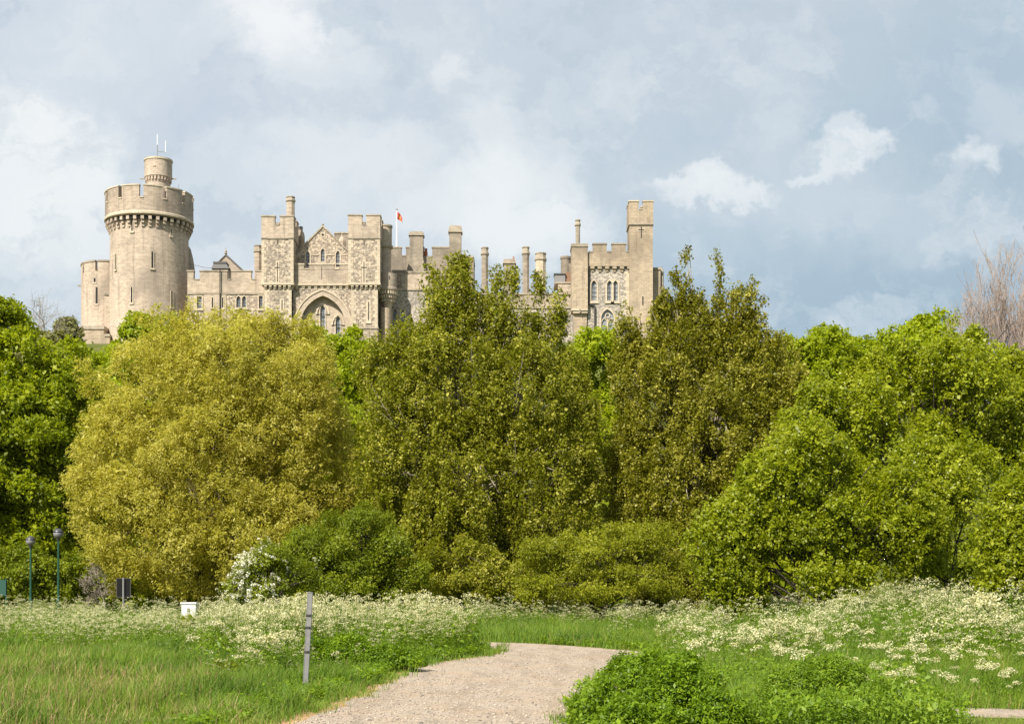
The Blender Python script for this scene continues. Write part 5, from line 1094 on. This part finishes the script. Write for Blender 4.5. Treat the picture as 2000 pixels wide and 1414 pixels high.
# ------------------------------------------------------------------ grass
def blade_mesh(name, x, y, z, h, w, lean, az, tone, dry):
    n = len(x); c, s = np.cos(az), np.sin(az); side = np.stack([-s, c, 0 * s], -1); fwd = np.stack([c, s, 0 * s], -1)
    # face roughly any way: blade width across a random side vector
    a2 = rg.random(n) * 6.283; wv = np.stack([np.cos(a2), np.sin(a2) * .4, 0 * a2], -1)
    B = np.stack([x, y, z], -1); up = np.array([0, 0, 1.0])
    M = B + up * (h * .55)[:, None] + fwd * (h * lean * .3)[:, None]; Tp = B + up * (h * (1 - .25 * lean))[:, None] + fwd * (h * lean)[:, None]
    W = (w / 2)[:, None] * wv
    V = np.stack([B - W, B + W, M - W * .8, M + W * .8, Tp], 1).reshape(-1, 3)
    f = np.array([[0, 1, 3], [0, 3, 2], [2, 3, 4]]); Fi = f[None] + (np.arange(n) * 5)[:, None, None]
    return np_mesh(name, V, 3, Fi, np.repeat(tone, 3), {'dry': np.repeat(dry, 3)})
def grass_mat():
    m, T, out = new_mat('grass_blade')
    t = T('ShaderNodeAttribute', None, attribute_name='tone').outputs['Fac']; d = T('ShaderNodeAttribute', None, attribute_name='dry').outputs['Fac']
    g = T.ramp(t, [(0, (0.055, 0.115, 0.007)), (.5, (0.125, 0.215, 0.014)), (1, (0.26, 0.325, 0.04))]); y = T.ramp(t, [(0, (0.15, 0.095, 0.04)), (.35, (0.30, 0.20, 0.09)), (.6, (0.40, 0.29, 0.13)), (1, (0.56, 0.45, 0.22))])
    c = T.mix(d, g, y); b = T('ShaderNodeBsdfPrincipled', {'Base Color': c, 'Roughness': .55, 'Specular IOR Level': .25}); tr = T('ShaderNodeBsdfTranslucent', {0: c})
    T.l.new(T('ShaderNodeMixShader', {0: .35, 1: b.outputs[0], 2: tr.outputs[0]}).outputs[0], out.inputs[0]); return m
MAT['grass'] = grass_mat()
def vn(x, y, s, seed=0):
    """cheap smooth pseudo noise in -1..1"""
    r = np.random.default_rng(1000 + seed); a = r.random(8) * 6.283; v = 0
    for i in range(4):
        th = a[i]; v = v + np.sin((x * math.cos(th) + y * math.sin(th)) * s * (1 + .6 * i) + a[i + 4] + 1.7 * np.sin((y * math.cos(th) - x * math.sin(th)) * s * .7 + a[7 - i])) / (1 + .35 * i)
    return v / 2.6
def scatter_y(n, y0, y1, p):
    """more blades near the camera"""
    u = rg.random(n); return (y0 ** (1 - p) + u * (y1 ** (1 - p) - y0 ** (1 - p))) ** (1 / (1 - p))
def make_grass():
    n = 620000
    y = scatter_y(n, 15.3, 66, 0.35); x = (rg.random(n) * 2 - 1) * (.372 * y + 2.6)
    edge = 0.20 * vn(x, y, 3.0, 4) + .10 * rg.normal(size=n) + .03
    ok = ~on_path(x, y, edge - .05 + np.where((x < 0) & (y < 26), .18, 0.0) * (rg.random(n) < .8))
    # right-hand part of the frame behind the thicket needs none
    ok &= ~((y > 52) & (x > 7)); ok &= ~((y > 60) & (x > -1))
    x, y = x[ok], y[ok]; n = len(x); z = hgt(x, y) - .02
    h = .26 + .10 * vn(x, y, .8, 1); dry = np.zeros(n)
    px = 1000 + x * F / y; py = HY + (CAMZ - z) * F / y
    west = x < np.interp(y, pl_y, pl_x)
    slope = west & (px < 620)
    h = np.where(slope, .34 + .14 * vn(x, y, 1.1, 2) + .12 * vn(x, y, 3.1, 22), h)
    # pale dry, short corner
    q = sm(1285, 1370, py) * sm(450, 270, px) * (.22 * sm(1320, 1390, py) + .78 * sm(-.15, .4, vn(x, y, 1.1, 3)))
    q2 = sm(.15, .5, vn(x, y, 1.0, 6)) * .18 * (west & (px < 640) & (py > 1240))
    dry = np.clip(np.maximum(q, q2), 0, 1); h = np.where(q > .45, h * .45, h)
    patch = sm(.3, .6, vn(x, y, 1.5, 8)) * sm(1330, 1400, py) * sm(420, 300, px)
    keep = rg.random(n) > patch * .75
    far = (py < 1270) & (px > 940) & (px < 1300); h = np.where(far, .50 + .15 * vn(x, y, .9, 5), h)
    verge = west & (px > 600) & (y < 40); h = np.where(verge, .30 + .1 * vn(x, y, 1.6, 5), h)
    east = ~west & ~far; h = np.where(east, (.26 + .20 * sm(20, 27, y)) * (1 + .35 * vn(x, y, .7, 7) + .40 * vn(x, y, 2.6, 23)), h)
    he = np.minimum(np.abs(x - np.interp(y, pl_y, pl_x)), np.abs(x - np.interp(y, pr_y, pr_x))); h = h * np.clip(.35 + he * .9, .3, 1)
    h = np.where((x > 4.6) & (y < 19.2), h * .16, h); h = np.where((px > 1080) & (px < 1790) & (y < 17.9), h * .55, h); h = np.where((px > 1420) & (px < 1560) & (y > 17.9) & (y < 22), h * 1.7, h); h = np.where(np.hypot(x - X(596, 23.4), y - 23.0) < .55, h * .3, h)
    h = np.clip(h, .06, .9) * (.6 + .75 * rg.random(n)); isdry = (rg.random(n) < dry * .72 + .02).astype(float)
    tone = np.clip(.48 + .26 * vn(x, y, 1.2, 9) + .20 * rg.normal(size=n), 0, 1)
    w = (.008 + .006 * rg.random(n)) * np.clip(y / 22, .9, 2.3); lean = np.clip(.42 + .22 * vn(x, y, 2.0, 12) + .25 * rg.normal(size=n), .05, 1.1); az = .6 + 1.6 * vn(x, y, 1.3, 10) + rg.normal(size=n) * 1.5
    k = keep
    me = blade_mesh('grass', x[k], y[k], z[k], h[k], w[k], lean[k], az[k], tone[k], isdry[k])
    tag(link('grass', me, None, [MAT['grass']]), 'long meadow grass, green with dry tan patches, on both sides of the path', 'grass', kind='stuff')
make_grass()
def make_weeds():
    """low broad-leaved weeds hugging the path edges"""
    n = 5200; y = scatter_y(n, 15.5, 44, .3); side = rg.random(n) < .62
    x = np.where(side, np.interp(y, pl_y, pl_x) - .25 - rg.exponential(.38, n) - np.where(y < 25, .25, 0), np.interp(y, pr_y, pr_x) + .15 + rg.exponential(.35, n))
    ok = ~on_path(x, y, .03) & (vn(x, y, 1.8, 21) > -.25); x, y = x[ok], y[ok]; n = len(x)
    P = np.stack([x, y, hgt(x, y) + .06 + .10 * rg.random(n)], -1); O = unit(rg.normal(size=(n, 3)) * .4 + np.array([0, -.2, 1.0]))
    V, tn, _ = leaf_cloud(P, O, 12, rg, .14, .06, .3, .055, .6, (.5, .4, .6))
    tag(link('path_weeds', np_mesh('path_weeds', V, 4, np.arange(len(V)), tn), None, [MAT['bramble']]), 'low leafy weeds hugging the edges of the gravel path', 'weeds', kind='stuff')
make_weeds()
def make_tall_weeds():
    """rough mixed herbs between the bushes and the path, with upright stems"""
    n = 2600; y = 16.6 + 9.5 * rg.random(n) ** 1.3; px = 1085 + 800 * rg.random(n); x = X(px, y)
    ok = ~on_path(x, y, .08) & (vn(x, y, 1.5, 51) > -.45) & (px < 1880 - 18 * (y - 17)); x, y = x[ok], y[ok]; n = len(x)
    H = (.22 + .30 * rg.random(n) + .14 * vn(x, y, 1.3, 52)) * np.clip(.55 + .9 * np.abs(x - np.interp(y, pr_y, pr_x)), .5, 1)
    m = 26; t = rg.random((n, m)) ** .8; ln = rg.normal(size=(n, 1, 2)) * .10
    P = np.stack([x[:, None] + ln[:, :, 0] * t + .055 * rg.normal(size=(n, m)), y[:, None] + ln[:, :, 1] * t + .055 * rg.normal(size=(n, m)), hgt(x, y)[:, None] + H[:, None] * t], -1).reshape(-1, 3)
    N = unit(rg.normal(size=P.shape) * .6 + np.array([0, -.3, .7])); T = unit(rg.normal(size=P.shape) + np.array([0, 0, .5])); L = .052 * np.exp(.4 * rg.normal(size=len(P)))
    tn = np.clip(.5 + .16 * np.repeat(rg.normal(size=n), m) + .15 * rg.normal(size=len(P)), 0, 1)
    tag(link('tall_weeds', np_mesh('tall_weeds', leaf_quads(P, N, T, L, L * (.34 + .3 * np.repeat(rg.random(n), m))), 4, np.arange(4 * len(P)), tn), None, [MAT['herb']]), 'rough leafy weeds crowding the eastern edge of the path', 'weeds', kind='stuff')
make_tall_weeds()

# ------------------------------------------------------------------ cow parsley
def parsley_parts(rng, H, n_umb, bushy=1.0, tight=1.0, big=1.0):
    """one plant standing at the origin: stems (verts, quads), fern leaves and umbels as quads"""
    st, sr, LP, LO, U = [], [], [], [], []
    top = np.array([rng.normal() * .06, rng.normal() * .06, H]); main = bez(np.zeros(3), np.array([top[0] * .2, top[1] * .2, H * .5]), top, 5)
    st.append(main); sr.append(np.linspace(.006, .003, 5)); U.append((top, .070 * big))
    for i in range(n_umb - 1):
        t = rng.uniform(.45, .85) if tight == 1 else rng.uniform(.76, .9); a = rng.random() * 6.283; s = main[int(t * 4)]; L = H * rng.uniform(.16, .38) * tight
        e = s + np.array([math.cos(a) * L * .55, math.sin(a) * L * .55, L * .9]); e[2] = min(e[2], H * rng.uniform(.88, 1.03)); st.append(bez(s, s + np.array([math.cos(a) * L * .3, math.sin(a) * L * .3, L * .3]), e, 4)); sr.append(np.linspace(.004, .0025, 4)); U.append((e, rng.uniform(.040, .066) * big))
    SV, SF = tubes_np(st, sr, 3)
    uv, ut = [], []
    for (c, r) in U:
        m = rng.integers(13, 19); th = rng.random(m) * 6.283; rr = r * np.sqrt(rng.random(m)); P = c + np.stack([rr * np.cos(th), rr * np.sin(th), .022 - 7 * rr ** 2 + .013 * rng.normal(size=m)], -1)
        N = unit(np.stack([rr * np.cos(th) * 6, rr * np.sin(th) * 6, np.ones(m) * .7], -1) + .75 * rng.normal(size=(m, 3)))
        L = r * rng.uniform(.30, .46, m); uv.append(leaf_quads(P, N, unit(rng.normal(size=(m, 3))), L, L * .95, .0)); ut.append(np.clip(.55 + .22 * rng.normal(size=m), 0, 1))
    nl = int(34 * bushy); zz = H * (.08 + .62 * rng.random(nl) ** 1.3); a = rng.random(nl) * 6.283; rr = .05 + .16 * rng.random(nl)
    P = np.stack([rr * np.cos(a), rr * np.sin(a), zz], -1); N = unit(rng.normal(size=(nl, 3)) * .5 + np.array([0, -.2, .8])); T = unit(np.stack([np.cos(a), np.sin(a), .3 * rng.normal(size=nl)], -1))
    L = .085 * np.exp(.3 * rng.normal(size=nl)); lv = leaf_quads(P, N, T, L, L * .42)
    return (SV, SF), (lv, np.clip(.5 + .2 * rng.normal(size=nl), 0, 1)), (np.concatenate(uv), np.concatenate(ut)), [(p, q) for p, q in zip(uv, ut)]
PR = np.random.default_rng(77)
VARIANTS = [parsley_parts(PR, h, u) for h, u in ((1.0, 6), (1.0, 8), (1.0, 5), (1.0, 9), (1.0, 7), (1.0, 4), (1.0, 6), (1.0, 10))] + [parsley_parts(PR, 1.0, u, 1.3, .9, 1.75) for u in (6, 8, 9, 7)]
def parsley_spots():
    """where the plants stand: (x, y, height), denser where the photo shows a white mass"""
    out = []
    def reg(n, f):
        k = 0
        while k < n:
            m = n * 3; y = scatter_y(m, 17, 66, .2); x = (rg.random(m) * 2 - 1) * (.37 * y + 2.6); px = 1000 + x * F / y; py = HY + (CAMZ - hgt(x, y)) * F / y
            p, h = f(x, y, px, py); ok = (rg.random(m) < p) & ~on_path(x, y, .15)
            out.append(np.stack([x, y, np.where((np.abs(px - 368) < 24) & (y > 36) & (y < 58), .78, 1.0) * h * (.62 + .52 * rg.random(m) + .22 * vn(x, y, 1.6, 37))], -1)[ok][: n - k]); k += int(ok.sum())
    cl = lambda x, y, s: np.clip(.5 + .9 * vn(x, y, 1.1, s), 0.04, 1)
    # band along the west
    reg(1420, lambda x, y, px, py: (sm(32, 41, y - 2.2 * vn(x, y, .7, 31)) * sm(520, 400, px) * sm(64, 58, y) * cl(x, y, 32), .92 + 0 * x))
    # the white mass behind the post
    reg(1400, lambda x, y, px, py: (sm(365, 500, px + 60 * vn(x, y, 1.4, 41)) * (px < 955) * sm(25.0, 31, y + 1.6 * vn(x, y, 1.2, 42) + 2.2 * sm(620, 480, px) - 3.4 * sm(620, 800, px) - 2.5 * sm(830, 930, px)) * (x < np.interp(y, pl_y, pl_x) - .55) * sm(62, 55, y) * np.clip(1.25 * cl(x, y, 33) ** 1.2 + .08, 0, 1), (1.12 + .1 * sm(600, 850, px)) * (.55 + .45 * sm(25, 32, y + 2.2 * sm(620, 480, px) - 3.0 * sm(620, 800, px)))))
    # far band beyond the bend
    reg(480, lambda x, y, px, py: ((px > 930) * (px < 1420) * sm(52, 54.5, y) * sm(60, 57, y) * cl(x, y, 34), .95 + 0 * x))
    # mass on the eastern bank
    reg(1000, lambda x, y, px, py: ((px > 1195) * sm(24, 30, y - 2.4 * sm(1400, 1200, px) - 1.5 * vn(x, y, .6, 36)) * (x > np.interp(y, pr_y, pr_x) + .3) * sm(47, 42, y) * np.clip(cl(x, y, 35) ** 1.5, 0, 1), .72 + .28 * sm(24, 31, y) + .20 * sm(1550, 1850, px)))
    # scattered single plants low in the east
    reg(135, lambda x, y, px, py: ((px > 1480) * sm(18, 19.5, y) * sm(28, 25, y) * np.clip(sm(1500, 1850, px) + .12, 0, 1) * (x > 3), .54 + .34 * sm(20.5, 27, y)))
    return np.concatenate(out)
SP = parsley_spots()
def make_parsley():
    sc = SP[np.argsort(SP[:, 1])]       # nearest first
    inside = np.abs(sc[:, 0]) < .36 * sc[:, 1] + .1; nn = np.flatnonzero(inside)[:290]; sel = np.zeros(len(sc), bool); sel[nn] = True; near, rest = sc[sel], sc[~sel]
    MESH = []
    for (SV, SF), (lv, lt), (uv, ut), heads in VARIANTS:
        MESH.append((np_mesh('stem', SV, 4, SF, np.full(len(SF), .5)), np_mesh('foliage', lv, 4, np.arange(len(lv)), lt), [np_mesh('flower_head', p, 4, np.arange(len(p)), q) for p, q in heads]))
        MESH[-1][0].materials.append(MAT['herb']); MESH[-1][1].materials.append(MAT['herb']); [q.materials.append(MAT['umbel']) for q in MESH[-1][2]]
    for (x, y, h) in near:
        v = rg.integers(8, 12) if (y < 26 and x > 3) else rg.integers(len(MESH)); px = 1000 + x * F / y
        east = px > 1000
        lab = 'white flowering cow parsley plant on the bank east of the gravel path' if east else 'white flowering cow parsley plant beside the metal post west of the path'
        r = root('cow_parsley', lab, 'cow parsley', (x, y, h1(x, y)), 'single cow parsley plants east of the path' if east else 'single cow parsley plants west of the path', rg.random() * 6.28)
        r.scale = (h, h, h)
        for me, nm in [(MESH[v][0], 'stem'), (MESH[v][1], 'foliage')] + [(q, 'flower_head') for q in MESH[v][2]]:
            o = bpy.data.objects.new(nm, me); COL.objects.link(o); o.parent = r
    for nm, cond, lab in (('cow_parsley_drift', rest[:, 0] * F / rest[:, 1] < -60, 'frothy white mass of cow parsley along the western side of the meadow'), ('cow_parsley_drift', rest[:, 0] * F / rest[:, 1] >= -60, 'frothy white mass of cow parsley below the thicket and beyond the path')):
        S = rest[cond]; VV, FF, TT, MM, k = [], [], [], [], 0
        vi = rg.integers(0, 8, len(S))
        for v, ((SV, SF), (lv, lt), (uv, ut), _) in enumerate(VARIANTS):
            Q = S[vi == v]; m = len(Q)
            if not m: continue
            base = np.concatenate([SV, lv, uv]); fa = np.concatenate([SF, len(SV) + np.arange(len(lv)).reshape(-1, 4), len(SV) + len(lv) + np.arange(len(uv)).reshape(-1, 4)])
            to = np.concatenate([np.full(len(SF), .5), lt, ut]); mi = np.concatenate([np.zeros(len(SF) + len(lt)), np.ones(len(ut))])
            a = rg.random(m) * 6.283; c, s = np.cos(a)[:, None], np.sin(a)[:, None]; sc_ = Q[:, 2][:, None]
            # far plants: flower heads slightly fuller so the drift reads as white froth
            Vx = np.stack([(base[None, :, 0] * c - base[None, :, 1] * s) * sc_ + Q[:, :1], (base[None, :, 0] * s + base[None, :, 1] * c) * sc_ + Q[:, 1:2], base[None, :, 2] * sc_ + hgt(Q[:, 0], Q[:, 1])[:, None]], -1)
            VV.append(Vx.reshape(-1, 3)); FF.append((fa[None] + (np.arange(m) * len(base))[:, None, None] + k).reshape(-1, 4)); k += m * len(base)
            TT.append(np.clip(np.tile(to, m) + np.repeat(rg.normal(size=m) * .12, len(to)), 0, 1)); MM.append(np.tile(mi, m))
        me = np_mesh(nm, np.concatenate(VV), 4, np.concatenate(FF), np.concatenate(TT)); me.polygons.foreach_set('material_index', np.concatenate(MM).astype(np.int32))
        tag(link(nm, me, None, [MAT['herb'], MAT['umbel']]), lab, 'cow parsley', kind='stuff')
make_parsley()
